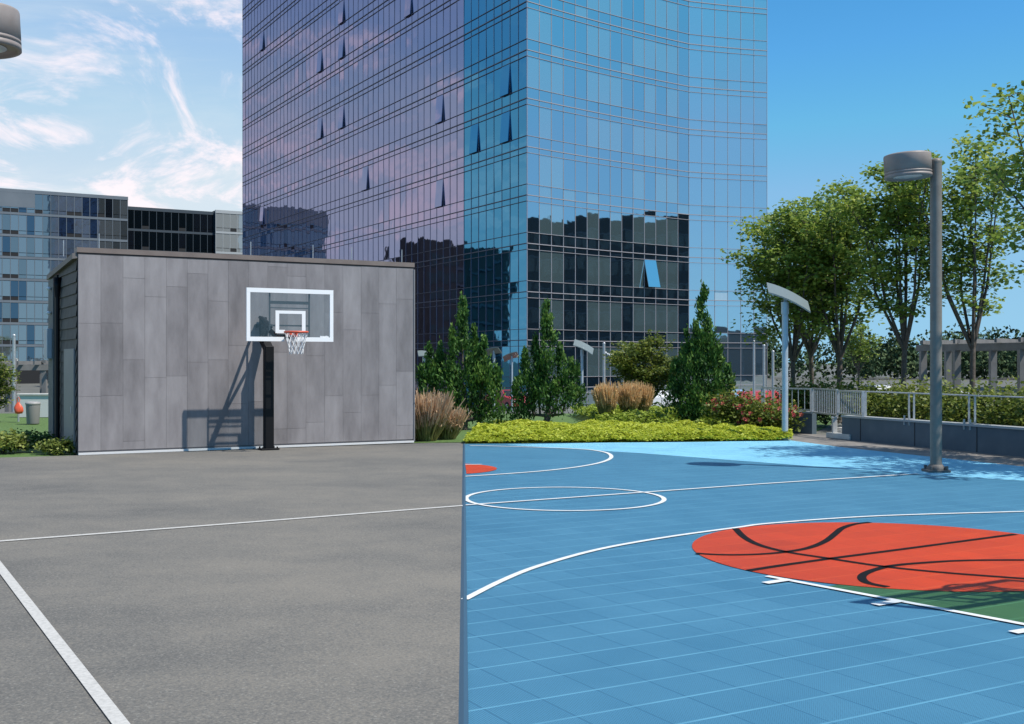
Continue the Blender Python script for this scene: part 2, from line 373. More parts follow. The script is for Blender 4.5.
# ------------------------------------------------------------------ grey clad pavilion
BX = (-11.2, 29.68); BL = 9.475; BH = 5.36
bld = thing('pavilion', 'windowless grey panel-clad pavilion with brown roof edge behind the basketball hoop', 'building', (*BX, 0), UA)
M_panel = tone_mat('zinc_panel', [(0,(.150,.137,.139)),(.5,(.222,.204,.207)),(1,(.29,.27,.273))], .6, noise=(2.1,(1.9,1.9,.55)), spec=.4)
rng = random.Random(5)
mb = MB(); nc = 17; w = BL/nc
for i in range(nc):
    z = .10 - rng.random()*1.6
    while z < BH-.16:
        h = rng.choice((1.9,2.15,2.4,1.6)); a, b = max(z, .10), min(z+h, BH-.16)
        if b-a > .05: mb.box(i*w+.0022, (i+1)*w-.0022, -.03-rng.random()*.004, .0, a+.0025, b-.0025, .5+rng.uniform(-.26,.20))
        z += h
mb.obj('wall_cladding', M_panel, bld)
mb = MB(); mb.box(0, BL, .002, 4.48, 0, BH-.56); mb.box(0, BL, .002, .39, BH-.56, BH-.14); mb.obj('wall', mat('joint_grey', (.18,.17,.174), .8), bld)
mb = MB(); mb.box(-.03, BL+.03, -.05, .40, BH-.13, BH+.0); mb.obj('parapet_coping', mat('brown_metal_edge', (.155,.120,.105), .5, c2=(.19,.15,.13), scale=2), bld)
mb = MB(); mb.box(-.015, BL+.015, -.036, -.0, BH-.175, BH-.133); mb.obj('coping_underside', M_darkrec, bld)  # near-black strip gives the coping its dark underside
mb = MB(); mb.box(-.0, BL, -.075, -.002, -.0, .055); mb.obj('base_kerb', mat('kerb_white', (.62,.62,.62), .8), bld)
mb = MB(); mb.tube([(BL+.02,-.03,.05),(BL+.02,-.03,BH-.2)], .03, 6); mb.obj('corner_trim', mat('trim_grey', (.2,.19,.195), .5), bld)
# left flank: sloping roof edge, lap siding, door, downpipe, far pier with boxes
M_sid = mat('dark_siding', (.07,.068,.066), .75, c2=(.10,.097,.093), scale=3)
mb = MB()
for k in range(17):
    z = .05+k*.295
    mb.add([(-.045,.05,z),(-.012,.05,z+.285),(-.012,3.05,z+.285),(-.045,3.05,z)], [(0,3,2,1)])
    mb.add([(-.045,.05,z),(-.045,3.05,z),(0,3.05,z),(0,.05,z)], [(0,1,2,3)])
mb.obj('siding', M_sid, bld)
mb = MB(); mb.add([(-.14,.0,5.06),(-.14,4.7,4.80),(.1,4.7,4.84),(.1,0,5.10),(-.14,0,5.20),(-.14,4.7,4.94),(.1,4.7,4.98),(.1,0,5.24)], [(0,1,2,3),(7,6,5,4),(0,4,5,1),(1,5,6,2),(0,3,7,4)])
mb.obj('roof_edge', mat('roof_edge_grey', (.13,.12,.115), .6), bld)
d_ = MB(); d_.box(-.07,-.03,.25,1.9,.05,2.75); dd = d_.obj('door', mat('door_grey', (.17,.19,.195), .5, c2=(.2,.22,.225), scale=1.2), bld)
d_ = MB(); d_.tube([(-.11,.42,1.05),(-.11,.42,1.25)], .015, 6); d_.obj('handle', M_steel, dd)
mb = MB(); mb.lathe([(.0,4.5),(.09,4.52),(.11,4.75),(.10,4.5),(.07,4.2)], (-.12,2.75,0), 12); mb.tube([(-.11,2.75,4.3),(-.11,2.75,.1)], .06, 10); mb.obj('downpipe', M_blackm, bld)
mb = MB(); mb.box(-.09,-.005,3.05,3.55,0,4.85); mb.obj('recess_shade', M_darkrec, bld)  # near-black slab stands in for the shade of the gap here
mb = MB(); mb.box(-.12,-.004,3.56,4.5,0,4.78); mb.obj('pier', mat('pier_slate', (.10,.115,.12), .7, c2=(.14,.155,.16), scale=4), bld)
mb = MB(); mb.bbox(-.26,-.125,3.7,4.35,2.5,3.35,.01); mb.obj('meter_box', M_lblp, bld)
for zz in (4.45, 3.75):
    mb = MB(); mb.lathe([(0,.0),(.05,.01),(.075,.07),(.02,.11),(0,.11)], (-.19,3.9,zz), 10); mb.obj('flank_lamp', M_white, bld)
for s_, y_ in ((.55,.18),(-.02,2.3),(4.6,.2),(6.4,.15),(9.2,.2),(7.6,.2)):
    mb = MB(); mb.tube([(s_,y_,BH-.05),(s_,y_,BH+.40)], .013, 6); mb.obj('lightning_rod', M_steel, bld)

# ------------------------------------------------------------------ basketball hoops
M_hframe = mat('hoop_white_frame', (.80,.80,.80), .4)
def clear_panel():
    m = bpy.data.materials.new('clear_backboard'); nt, N, L = nodes(m); N.remove(N['Principled BSDF'])
    t = N.new('ShaderNodeBsdfTransparent'); t.inputs[0].default_value = (.93,.95,.95,1); g = N.new('ShaderNodeBsdfGlossy'); g.inputs['Roughness'].default_value = .03
    mx = N.new('ShaderNodeMixShader'); mx.inputs[0].default_value = .055
    L.new(t.outputs[0], mx.inputs[1]); L.new(g.outputs[0], mx.inputs[2]); L.new(mx.outputs[0], N['Material Output'].inputs[0]); return m
def wall_s(px, gap):                  # distance along the pavilion wall that shows at pixel px, gap metres out from it
    k = (px-CX)/F; ox, oy = BX[0]-V[0]*gap, BX[1]-V[1]*gap
    return (k*oy-ox)/(U[0]-k*U[1])
def wall_pt(s, gap): return (BX[0]+U[0]*s-V[0]*gap, BX[1]+U[1]*s-V[1]*gap)
GP, GB = .62, 1.80
sp = wall_s(268.5, GP); pp = wall_pt(sp, GP); sL, sR = wall_s(246.3, GB)-sp, wall_s(333, GB)-sp
dL = wall_pt(sL+sp, GB)[1]; zT, zB = ZZ(287.5, dL), ZZ(341, dL)
hoop = thing('basketball_hoop', 'black basketball hoop with clear white-framed backboard before the grey panel wall', 'basketball hoop', (*pp, 0), UA)
yb = -(GB-GP)                          # board plane in local y
zp = ZZ(346, pp[1])
mb = MB(); mb.bbox(-.125,.125,-.11,.11,.03,zp,.02); mb.obj('post', M_blackm, hoop)
mb = MB(); mb.bbox(-.25,.25,-.2,.2,0,.035,.005)
for sx in (-.2,.2):
    for sy in (-.15,.15): mb.tube([(sx,sy,.03),(sx,sy,.085)], .022, 6)
mb.obj('base_plate', M_blackm, hoop)
xm = (sL+sR)/2
mb = MB(); mb.beam((0,0,zp-.09),(-.02,.40,zp+.22),.21,.2); mb.beam((-.02,.40,zp+.14),(-.02,.44,zp+.80),.17,.16); mb.obj('neck', M_blackm, hoop)
fl, fr = wall_s(269.5,GB-.06)-sp, wall_s(309,GB-.06)-sp
for z_, ze in ((zp+.80,zB+.36),(zp+.16,zB+.20)):
    mb = MB(); mb.tube([(-.10,.46,z_),(-.12,.15,z_-.03),(fl*.6,yb*.5,ze+.14),(fl+.04,yb+.1,ze)], .046, 8); mb.obj('extension_arm', M_blackm, hoop)
for pa, pb, w_ in (((-.12,.15,zp+.12),(-.12,.15,zp+.77),.035),((fl*.6,yb*.5,zB+.33),(fl*.6,yb*.5,zB+.50),.035),((-.24,.44,zp+.56),(.24,.44,zp+.56),.1)):
    mb = MB(); mb.beam(pa,pb,w_); mb.obj('cross_tie', M_blackm, hoop)
# steel uprights and dark cross bars behind the board
fl, fr = wall_s(269.5,GB-.06)-sp, wall_s(309,GB-.06)-sp
mb = MB()
for x in (fl, fr): mb.beam((x,yb+.05,zB+.02),(x,yb+.05,zT-.02),.035,.03,(0,1,0))
mb.beam((fl,yb+.05,ZZ(301.5,dL)),(fr,yb+.05,ZZ(301.5,dL)),.025,.08); mb.beam((fl,yb+.05,ZZ(307,dL)),(fr,yb+.05,ZZ(307,dL)),.02,.025)
mb.beam((fl,yb+.05,zB+.42),(fr,yb+.05,zB+.42),.025,.04)

mb.obj('board_bars', mat('dark_steel', (.06,.065,.07), .45), hoop)
fw = .115
bd = MB(); bd.box(sL+.05,sR-.05,yb-.012,yb+.012,zB+.05,zT-.05); bo = bd.obj('backboard', clear_panel(), hoop)
mb = MB(); e = wall_s(284,GB)-sp; e2 = wall_s(294,GB)-sp
mb.box(sL,sR,yb-.03,yb+.03,zT-fw,zT); mb.box(sL,e,yb-.03,yb+.03,zB,zB+fw); mb.box(e2,sR,yb-.03,yb+.03,zB,zB+fw)
mb.box(sL,sL+fw*.85,yb-.029,yb+.029,zB+fw,zT-fw); mb.box(sR-fw*.85,sR,yb-.029,yb+.029,zB+fw,zT-fw); mb.obj('rim_border', M_hframe, bo)
q0, q1 = wall_s(275.3,GB)-sp, wall_s(305.3,GB)-sp; z0, z1 = ZZ(332,dL)-.02, ZZ(309,dL)-.02
mb = MB(); t_ = .10
mb.box(q0,q1,yb-.02,yb-.013,z1-t_*.8,z1); mb.box(q0,q0+t_,yb-.02,yb-.013,z0,z1-t_*.8); mb.box(q1-t_,q1,yb-.02,yb-.013,z0,z1-t_*.8); mb.box(q0+t_,e+.02,yb-.02,yb-.013,z0,z0+t_*.9)
mb.obj('target_square', M_hframe, bo)
q0, q1 = wall_s(320,GB)-sp, wall_s(330,GB)-sp
mb = MB(); x = q0; rg = random.Random(3)
for wd in (.02,.03,.016,.03,.024,.03,.018,.026):
    mb.box(x,x+wd,yb-.02,yb-.013,ZZ(336.8,dL),ZZ(334.9,dL)-rg.random()*.012); x += wd+.006
mb.obj('maker_mark', M_hframe, bo)
rc = (wall_s(296,GB+.40)-sp, yb-.42); zr = ZZ(331.5, dL-.3)
rim = MB(); rim.ring((rc[0],rc[1],zr), .30, .026); rim.beam((rc[0]-.12,yb-.03,zr-.0),(rc[0]-.12,rc[1]+.27,zr),.04,.05); rim.beam((rc[0]+.12,yb-.03,zr),(rc[0]+.12,rc[1]+.27,zr),.04,.05)
rim.box(rc[0]-.17,rc[0]+.17,yb-.06,yb-.02,zr-.12,zr+.03); ro = rim.obj('rim', mat('orange_red_rim', (.62,.10,.05), .45), hoop)
mb = MB(); mb.box(rc[0]-.42,rc[0]-.0,yb+.012,yb+.09,zr-.17,zr-.05); mb.beam((rc[0]-.40,yb+.05,zr-.1),(fl,yb+.06,zr+.05),.10,.12); mb.obj('rim_bracket', M_blackm, hoop)
net = MB(); nn = 12; lv = [(.295,0),(.26,-.14),(.225,-.28),(.19,-.42),(.175,-.56)]
for k in range(nn):
    for s in (1,-1):
        pts = []
        for j, (r, z) in enumerate(lv):
            a = 2*math.pi*(k+s*.5*j)/nn; pts.append((rc[0]+r*math.cos(a), rc[1]+r*math.sin(a), zr+z-.02))
        net.tube(pts, .0085, 4, caps=False)
net.obj('net', mat('net_cord', (.72,.72,.72), .8), ro)
h2 = copy_tree(hoop); h2.location = (7.75, 9.95, 0); h2.rotation_euler = (0,0,UA+math.pi)
tag(h2, 'nearer basketball hoop off the right edge, seen by its shadow on the green key', 'basketball hoop')

# ------------------------------------------------------------------ glass tower
M_gl = {'blue': glass_mat('blue_glass', (.60,.77,.86), (.012,.03,.05), .80), 'bluel': glass_mat('curtained_blue_glass', (.70,.86,.94), (.115,.175,.185), .66),
        'teal': glass_mat('teal_glass', (.09,.31,.48), (.006,.02,.03), .85), 'cloud_tint': glass_mat('cloud_tint_glass', (.36,.345,.48), (.012,.012,.022), .85),  # purple tint paints the pink cloud reflection into the same glass as teal
        'bluep': glass_mat('pale_blue_glass', (.72,.86,.93), (.08,.13,.17), .80), 'pale_inner': glass_mat('pale_inner_glass', (.7,.85,.95), (.45,.5,.5), .5)}  # last entry: pale inner colour for the odd bright pane
M_mull = mat('mullion_grey', (.36,.335,.35), .5, .2); M_mulld = mat('dark_mullion', (.06,.062,.095), .5)
tower = thing('glass_tower', 'tall mirror-glass office tower with a sharp corner and concave right face', 'building', (1.1,84,-1.0))
T0 = Vector((1.1,84)); FP = 3.535; ZA = 3.57+1.0; DZ = (0,.44,1.245)
nfl = 15; WB = 1.26
pl = [T0.copy()]
for k in range(14):
    an = R(43.5-7.5*k/13); pl.append(pl[-1]+Vector((math.cos(an),math.sin(an)))*WB)
for k in range(6):
    an = R(20-6*k/5); pl.append(pl[-1]+Vector((math.cos(an),math.sin(an)))*1.21)
lf = [T0+Vector(V)*WB*k for k in range(58)]
loc2 = lambda p: (p[0]-1.1, p[1]-84)
rng = np.random.default_rng(11); rnd = random.Random(8)
zl = [-.2]+[ZA-FP+d for d in DZ]
ztop = ZA+FP*nfl
# solid core set back behind the glass, joined as one ring wall plus roof
core = MB()
outer = [lf[k] for k in (57,)]+[T0]+pl[1:]
ins = [];
path = lf[::-1]+pl[1:]
for i, p in enumerate(path):
    a, b = path[max(i-1,0)], path[min(i+1,len(path)-1)]; d = (b-a).normalized(); n = Vector((-d.y, d.x)); ins.append(p+n*.12)
back = [path[-1]+Vector((4,30)), path[0]+Vector((22,18))]
ringp = [loc2(p) for p in ins+back]; n = len(ringp)
core.add([(x,y,-.2) for x,y in ringp]+[(x,y,ztop) for x,y in ringp], [(i,(i+1)%n,n+(i+1)%n,n+i) for i in range(n)]+[tuple(range(n,2*n))])
core.obj('core', M_darkrec, tower)
# panes
def pane_mb(a, b, z0, z1, tilt=True, mbx=None, push=0.):
    a, b = Vector(loc2(a)), Vector(loc2(b)); d = (b-a).normalized(); n = Vector((d.y,-d.x))
    k1, k2 = (rng.normal()*.0042, rng.normal()*.0036) if tilt else (0,0)
    m_ = mbx or MB(); w_ = (b-a).length; g = .005
    pts = []
    for (s, z) in ((g,z0+g),(w_-g,z0+g),(w_-g,z1-g),(g,z1-g)):
        off = k1*(s-w_/2)+k2*(z-(z0+z1)/2); q = a+d*s+n*off; pts.append((q.x,q.y,z))
    bk = [(p[0]-n.x*.05,p[1]-n.y*.05,p[2]) for p in pts]
    m_.add(pts+bk, [(0,1,2,3),(7,6,5,4),(0,4,5,1),(1,5,6,2),(2,6,7,3),(3,7,4,0)]); return m_
def sash_mb(a, b, z0, z1, ang):         # top-hung sash swung outward
    a, b = Vector(loc2(a)), Vector(loc2(b)); d = (b-a).normalized(); n = Vector((d.y,-d.x)); m_ = MB(); hh = z1-z0
    o = n*math.sin(ang)*hh; zz = z1-math.cos(ang)*hh
    pts = [(a.x+o.x,a.y+o.y,zz),(b.x+o.x,b.y+o.y,zz),(b.x+n.x*.03,b.y+n.y*.03,z1),(a.x+n.x*.03,a.y+n.y*.03,z1)]
    bk = [(p[0]-n.x*.06,p[1]-n.y*.06,p[2]-.02) for p in pts]
    m_.add(pts+bk, [(0,1,2,3),(7,6,5,4),(0,4,5,1),(1,5,6,2),(2,6,7,3),(3,7,4,0)]); return m_
def left_bay(px):
    k = (px-CX)/F; t = (1.1-k*84)/(k*V[1]-V[0]); return t
opens = set()
for px, py in ((263,63),(319.5,83),(341,35),(341,70),(341,136),(319.5,149),(366,196),(437,129),(437,211),(411,23),(505,98),(505,144),(473,156),(262,236)):
    t = left_bay(px); d = 84+V[1]*t; fl_ = round((ZZ(py,d)+1-(ZA+DZ[2]-FP))/FP); opens.add((int(t/WB), fl_))
mass = {k: MB() for k in M_gl}; allp = []
for k in range(57):
    for f in range(-1, nfl):
        z = ZA+FP*f; a, b = lf[k+1], lf[k]
        kind = 'teal' if k < 8 else 'cloud_tint'
        if k >= 8 and (lf[k].x/lf[k].y) > -.041: kind = 'teal'
        vz0, vz1 = z+DZ[2]-FP, z
        if vz0 < -.2: vz0 = -.2
        if (k, f) in opens or (k, f) in ():
            o = sash_mb(a, b, vz0, vz1, R(5)).obj('open_window', M_gl[kind], tower)
        else: pane_mb(a, b, vz0, vz1, True, mass[kind])
        pane_mb(a, b, z, z+DZ[1], True, mass[kind]); pane_mb(a, b, z+DZ[1], z+DZ[2], True, mass[kind])
blindcols = {0,1,2,5,6,7,9,10,11,12,14,15,17,18,19}
cnt = 0
for f in range(nfl-1, -2, -1): pass
for f in range(-1, nfl):
    for k in range(20):
        a, b = pl[k], pl[k+1]; z = ZA+FP*f; vz0, vz1 = max(z+DZ[2]-FP, -.2), z
        kind = 'bluel' if (k in blindcols and rnd.random() < .8) else ('blue' if k < 14 else 'bluep')
        if k >= 14 and kind == 'bluel': kind = 'bluep'
        if (k, f) == (10, 2):
            sash_mb(a, b, vz0, vz1, R(14)).obj('open_window', M_gl['bluep'], tower)
        elif cnt < 100 and f <= 4:
            pane_mb(a, b, vz0, vz1).obj('window_pane', M_gl[kind], tower); cnt += 1
        else: pane_mb(a, b, vz0, vz1, True, mass[kind])
        k2 = 'pale_inner' if (rnd.random() < .010) else ('blue' if k < 14 else 'bluep')
        pane_mb(a, b, z, z+DZ[1], True, mass['blue' if k < 14 else 'bluep'])
        if rnd.random() < .1: k2 = 'bluel'
        pane_mb(a, b, z+DZ[1], z+DZ[2], True, mass[k2])
for k, m_ in mass.items():
    if m_.v: tag(m_.obj('facade_glass', M_gl[k], tower), kind='stuff')
# mullions and transoms
ml = MB(); mr = MB(); mv = MB()
for k in range(58):
    x, y = loc2(lf[k]); nx, ny = -U[0], -U[1]
    mv.beam((x+nx*.02,y+ny*.02,-.2),(x+nx*.02,y+ny*.02,ztop),.020,.022,(nx,ny,0))
def transom(mbx, a, b, z, h, push):
    a, b = Vector(loc2(a)), Vector(loc2(b)); d = (b-a).normalized(); n = Vector((d.y,-d.x))*push
    mbx.beam((a.x+n.x,a.y+n.y,z),(b.x+n.x,b.y+n.y,z),.06,h)
for f in range(-1, nfl+1):
    for j, dz in enumerate(DZ):
        z = ZA+FP*f+dz
        if z < 0 or z > ztop: continue
        transom(ml, lf[57], lf[0], z, (.034,.06,.034)[j], .032)
        for k in range(20): transom(mr, pl[k], pl[k+1], z, (.032,.055,.032)[j], .032)
for k in range(21):
    x, y = loc2(pl[k]); mr.beam((x,y,-.2),(x,y,ztop),.036,.05,(.6,-.8,0))
ml.obj('transoms', M_mulld, tower); mv.obj('mullions', mat('violet_grey_mullion', (.27,.26,.36), .5), tower); mr.obj('mullions', M_mull, tower)

# ------------------------------------------------------------------ background office block on the left
def block(label, name, s0, s1, z1, setb, style, seed):
    o0 = (-80+U[0]*s0-V[0]*-setb, 179+U[1]*s0+V[1]*setb)
    o = thing(name, label, 'building', (o0[0],o0[1],-1.0), UA); rg = random.Random(seed); Ln = s1-s0; z1 = z1+1
    M_w, M_band, cols = style
    b_ = MB(); b_.box(0, Ln, .10, 22, 0, z1-.05); b_.obj('wall', M_w, o)
    fl_ = 3.45; nf = int(z1/fl_); bands = MB(); rest = {m: MB() for m in cols}; fins = MB(); nb = int(Ln/1.14); wv = Ln/nb; louv = MB(); ndone = 0
    top0 = z1-.55
    bands.box(-.06, Ln+.06, -.04, .3, z1-.55, z1)
    for i in range(nf):
        zt = top0-fl_*i; zb = zt-fl_
        if zb < .3: break
        bands.box(-.04, Ln+.04, -.035, .095, zb, zb+.38)
        for k in range(nb):
            m = cols[0] if rg.random() < .55 else rg.choice(cols)
            x0, x1 = k*wv+.05, (k+1)*wv-.05
            if style is STA and i == 0 and k < nb*.42: 
                bands.box(x0-.05, x1+.05, -.03, .09, zb+1.2, zt); 
            low = (k % 8 in (6,7) or (k % 8 == 2 and i == 0)) if style is STA else (k % 5 == 2)
            zlo = zb+.95
            for (a, b, mm) in ((zlo+.05, zt-.06, m), (zb+.42, zlo-.03, None if low else m)):
                if style is STA and i == 0 and k < nb*.42 and a > zb+1: a_, b = a, min(b, zb+1.18); 
                if b-a < .15: continue
                if mm is None: q_ = MB(); q_.box(x0,x1,.0,.08,a,b); q_.obj('louvre', M_darkrec, o); continue
                if ndone < 40 and (a == zlo+.05):
                    w_ = MB(); w_.box(x0,x1,.02,.085,a,b); w_.obj('window', mm, o); ndone += 1
                else: rest[mm].box(x0,x1,.02,.085,a,b)
        for k in range(nb+1): fins.box(k*wv-.04, k*wv+.04, -.015, .092, zb+.385, zt-.002)
    for m, q in rest.items():
        if q.v: tag(q.obj('window', m, o), kind='stuff')
    bands.obj('spandrel_band', M_band, o); fins.obj('window_mullion', M_band, o)
    return o
g1 = glass_mat('office_glass', (.42,.42,.42), (.075,.09,.10), .62); g2 = glass_mat('pale_office_glass', (.52,.52,.52), (.13,.15,.165), .58)
g3 = glass_mat('dark_office_glass', (.18,.24,.30), (.015,.02,.03), .7); g4 = glass_mat('blind_office_glass', (.4,.44,.46), (.34,.36,.36), .35); g5 = glass_mat('night_office_glass', (.07,.12,.16), (.008,.014,.02), .7)
M_spw = mat('spandrel_grey', (.125,.15,.175), .5, c2=(.155,.18,.205), scale=.3); M_spd = mat('spandrel_dark', (.045,.06,.075), .5); M_spl = mat('spandrel_pale', (.36,.38,.39), .6)
STA = (M_darkrec, M_spw, [g2,g1,g1,g3]); STB = (M_darkrec, M_spd, [g5,g5,g3]); STC = (M_darkrec, M_spl, [g4,g4,g3,g1])
block('pale glass office block with grey floor bands, tallest at far left', 'office_block', -6.5, 19.5, 29.5, 0, STA, 1)
block('dark glass office block between the pale block and curtained block', 'office_block', 19.56, 34.1, 28.1, 1.2, STB, 2)
block('light grey office block with curtained windows touching the tower edge', 'office_block', 34.16, 50, 28.4, .6, STC, 3)
# buildings outside the frame that the tower mirrors
def slab(name, label, x0, x1, y0, y1, h, seed, m, step=3.0):
    o = thing(name, label, 'building', (x0,y0,-1)); rg = random.Random(seed); b_ = MB(); t = 0; W = y1-y0
    b_.box(0, x1-x0, 0, W, 0, h)
    r_ = MB()
    while t < W-1:
        w_ = min(rg.uniform(1.5,5), W-t); r_.box(.2, x1-x0-.2, t+.03, t+w_-.03, h+.002, h+rg.choice((.2,.6,1.0,1.6,.4,2.0))); t += w_
    b_.obj('wall', m, o); r_.obj('rooftop_plant', m, o)
    gl = MB(); fr = MB(); z = 1.5
    while z < h-2:
        t = .4
        while t < W-1.2: gl.box(-.05,-.004,t,t+1.0,z,z+1.7); t += 1.35
        fr.box(-.06,-.003,.1,W-.1,z+1.75,z+1.95); z += 3.4
    gl.obj('window', M_gl2, o); fr.obj('floor_band', M_spd, o); return o
M_gl2 = mat('shaded_window', (.022,.034,.034), .25); M_dkb = mat('shaded_dark_wall', (.018,.022,.024), .8)  # near-black tones take in the shade of the mirrored faces
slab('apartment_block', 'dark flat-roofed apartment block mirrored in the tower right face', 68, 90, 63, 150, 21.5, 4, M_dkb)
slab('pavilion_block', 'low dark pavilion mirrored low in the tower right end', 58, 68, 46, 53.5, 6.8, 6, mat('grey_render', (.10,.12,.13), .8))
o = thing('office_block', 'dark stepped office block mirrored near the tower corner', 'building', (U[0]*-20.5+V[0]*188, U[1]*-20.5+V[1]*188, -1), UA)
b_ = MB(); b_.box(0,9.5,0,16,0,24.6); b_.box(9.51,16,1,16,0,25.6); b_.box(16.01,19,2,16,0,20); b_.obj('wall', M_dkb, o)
b_ = MB(); rg = random.Random(2)
for f in range(7):
    for k in range(13):
        if rg.random() < .8: b_.box(.4+k*1.12+(.6 if k > 7 else 0), 1.25+k*1.12+(.6 if k > 7 else 0), (-.06 if k < 8 else .94), (-.004 if k < 8 else .995), 1.8+f*3.2, 3.7+f*3.2)
b_.obj('window', M_gl2, o)
b_ = MB()
for f in range(7): b_.box(-.05,9.4,-.12,-.062,1.1+f*3.2,1.5+f*3.2)
b_.obj('floor_band', M_spd, o)

# ------------------------------------------------------------------ vegetation
M_leaf = tone_mat('broad_leaf', [(0,(.085,.145,.030)),(.45,(.235,.33,.060)),(.8,(.42,.48,.095)),(1,(.52,.54,.14))], .5, .45)
M_leaf2 = tone_mat('shrub_leaf', [(0,(.05,.085,.018)),(.5,(.15,.195,.032)),(1,(.30,.31,.065))], .5, .36)
M_con = tone_mat('juniper_leaf', [(0,(.018,.055,.014)),(.5,(.055,.145,.028)),(1,(.15,.26,.05))], .6, .28)
M_cover3 = tone_mat('mid_green_leaf', [(0,(.08,.13,.02)),(.5,(.25,.34,.04)),(1,(.48,.54,.09))], .5, .38)
M_cover2 = tone_mat('light_green_leaf', [(0,(.06,.09,.02)),(.5,(.20,.25,.05)),(1,(.42,.45,.14))], .5, .35)
M_cover = tone_mat('yellow_green_leaf', [(0,(.18,.23,.022)),(.4,(.40,.47,.045)),(1,(.66,.67,.09))], .5, .4)
def tree(name, label, loc, Ht, z0, rx, seed, nleaf=6000, ls=.17, trunk_r=.12, group='trees beside the court', limbs=8, lean=(0,0), leafmat=None, flat=1.0, cat='tree'):
    rng = np.random.default_rng(seed); o = thing(name, label, cat, loc, 0, group); rx *= 1.16; trunk_r *= .8; nleaf = int(nleaf*1.45); ls *= .9
    tb = MB(); top = Vector((rng.normal()*.08, rng.normal()*.08, z0)); tb.tube([(0,0,-.1),(0,0,.12),(top.x*.5,top.y*.5,z0*.5),top],[trunk_r*1.6,trunk_r*1.1,trunk_r*.95,trunk_r*.9], 9)
    cl = []
    Hc = Ht-z0
    for i in range(limbs):
        a = 2*math.pi*(i+rng.random()*.7)/limbs; ro = rx*(.35+.6*rng.random()) if i else .1*rx; hz = Hc*(.98-.55*(ro/rx)**2*rng.random()-.06*rng.random()) if i else Hc*.97
        end = Vector((math.cos(a)*ro*flat+lean[0]*hz, math.sin(a)*ro+lean[1]*hz, z0+hz)); m1 = top.lerp(end,.35)+Vector((math.cos(a),math.sin(a),.0))*ro*.10; m2 = top.lerp(end,.7)+Vector(rng.normal(size=3)*.12)
        pts = [top-Vector((0,0,.12)), m1, m2, end]; tb.tube(pts, [trunk_r*.62,trunk_r*.42,trunk_r*.24,.015], 6)
        for t in np.linspace(.22,1,9):
            j = min(int(t*3),2); p = pts[j].lerp(pts[j+1], t*3-j) if t < 1 else end
            if t > .75: cl.append((p, .8))
            for q in range(2 if t > .4 else 1):
                d = Vector(rng.normal(size=3)); d.z = abs(d.z)*.5-.1; d.normalize(); L_ = rx*(.22+.34*rng.random())*(1.15-.5*t)
                e = p+d*L_+Vector((0,0,L_*.05))
                tb.tube([p, p.lerp(e,.5)+Vector((0,0,.04)), e], [trunk_r*.16,trunk_r*.1,.008], 4, caps=False); cl.append((e, 1.)); cl.append((p.lerp(e,.6), .45))
    w = np.array([c[1]*(.3+rng.random()**1.3) for c in cl]); w /= w.sum(); k = rng.choice(len(cl), size=nleaf, p=w); cp = np.array([list(c[0]) for c in cl]); cr = (.10+.17*rng.random(len(cl)))*rx/2.2+.05
    ct = rng.normal(size=len(cl))*.15
    off = np.clip(rng.normal(size=(nleaf,3)),-1.45,1.45); off *= (cr[k])[:,None]; off[:,:2] *= 1.12; off[:,2] *= .62
    c = cp[k]+off; tone = np.clip(.42+ct[k]+rng.normal(size=nleaf)*.15, 0, 1)
    tb.obj('trunk', M_bark, o)
    quads_obj('crown', leaves(c, np.full(nleaf, ls), rng, .66, 0, None, .55), tone, leafmat or M_leaf, o); return o
def xy(px, d, z=0): a = AT(px, d); return (a[0], a[1], z)
TG = 'trees along the planter'
tree('street_tree', 'leafy tree at left end of the planter row, crown overlapping the tower edge', xy(793,47,0), 8.6, 2.5, 2.35, 21, 7000, .22, .13, TG)
tree('street_tree', 'dense tree standing directly behind the pale panel lamp post', xy(813,50,0), 9.4, 2.7, 2.2, 22, 6500, .22, .13, TG)
tree('street_tree', 'broad tree between the panel lamp post and the small far tree', xy(839,46,0), 9.3, 2.6, 2.4, 23, 7500, .22, .14, TG)
tree('street_tree', 'upright vase-shaped tree left of the drum lamp post with dark bare trunk', xy(902,42,0), 9.7, 2.9, 2.15, 24, 6800, .21, .13, TG)
tree('street_tree', 'tall tree right of the drum lamp post with open spreading limbs', xy(972,40,0), 10.0, 2.9, 2.2, 25, 4800, .21, .13, TG)
tree('street_tree', 'nearest tree of the row, its crown cut by the right frame edge', (13.95,28.5,0), 9.5, 3.2, 2.5, 26, 5600, .19, .13, TG)
tree('street_tree', 'tree beyond the right frame edge shading the drum lamp base', (15.4,24.2,0), 10.0, 2.9, 2.6, 27, 3800, .22, .14, TG)
tree('street_tree', 'small young tree seen far between two planter trees', xy(859,70,-1), 5.6, 2.9, 1.1, 29, 1500, .19, .08, TG, 6)
tree('magnolia_shrub', 'round broad-leaved small tree in front of the tower between grasses and juniper', xy(648,52,0), 3.35, .7, 1.5, 30, 8000, .17, .08, 'garden shrubs', 9, leafmat=M_leaf2)
tree('garden_tree', 'green bush at the left frame edge by the pergola', xy(-4,46,0), 2.6, .3, .75, 31, 2500, .13, .06, 'garden shrubs', 8, leafmat=M_leaf2)

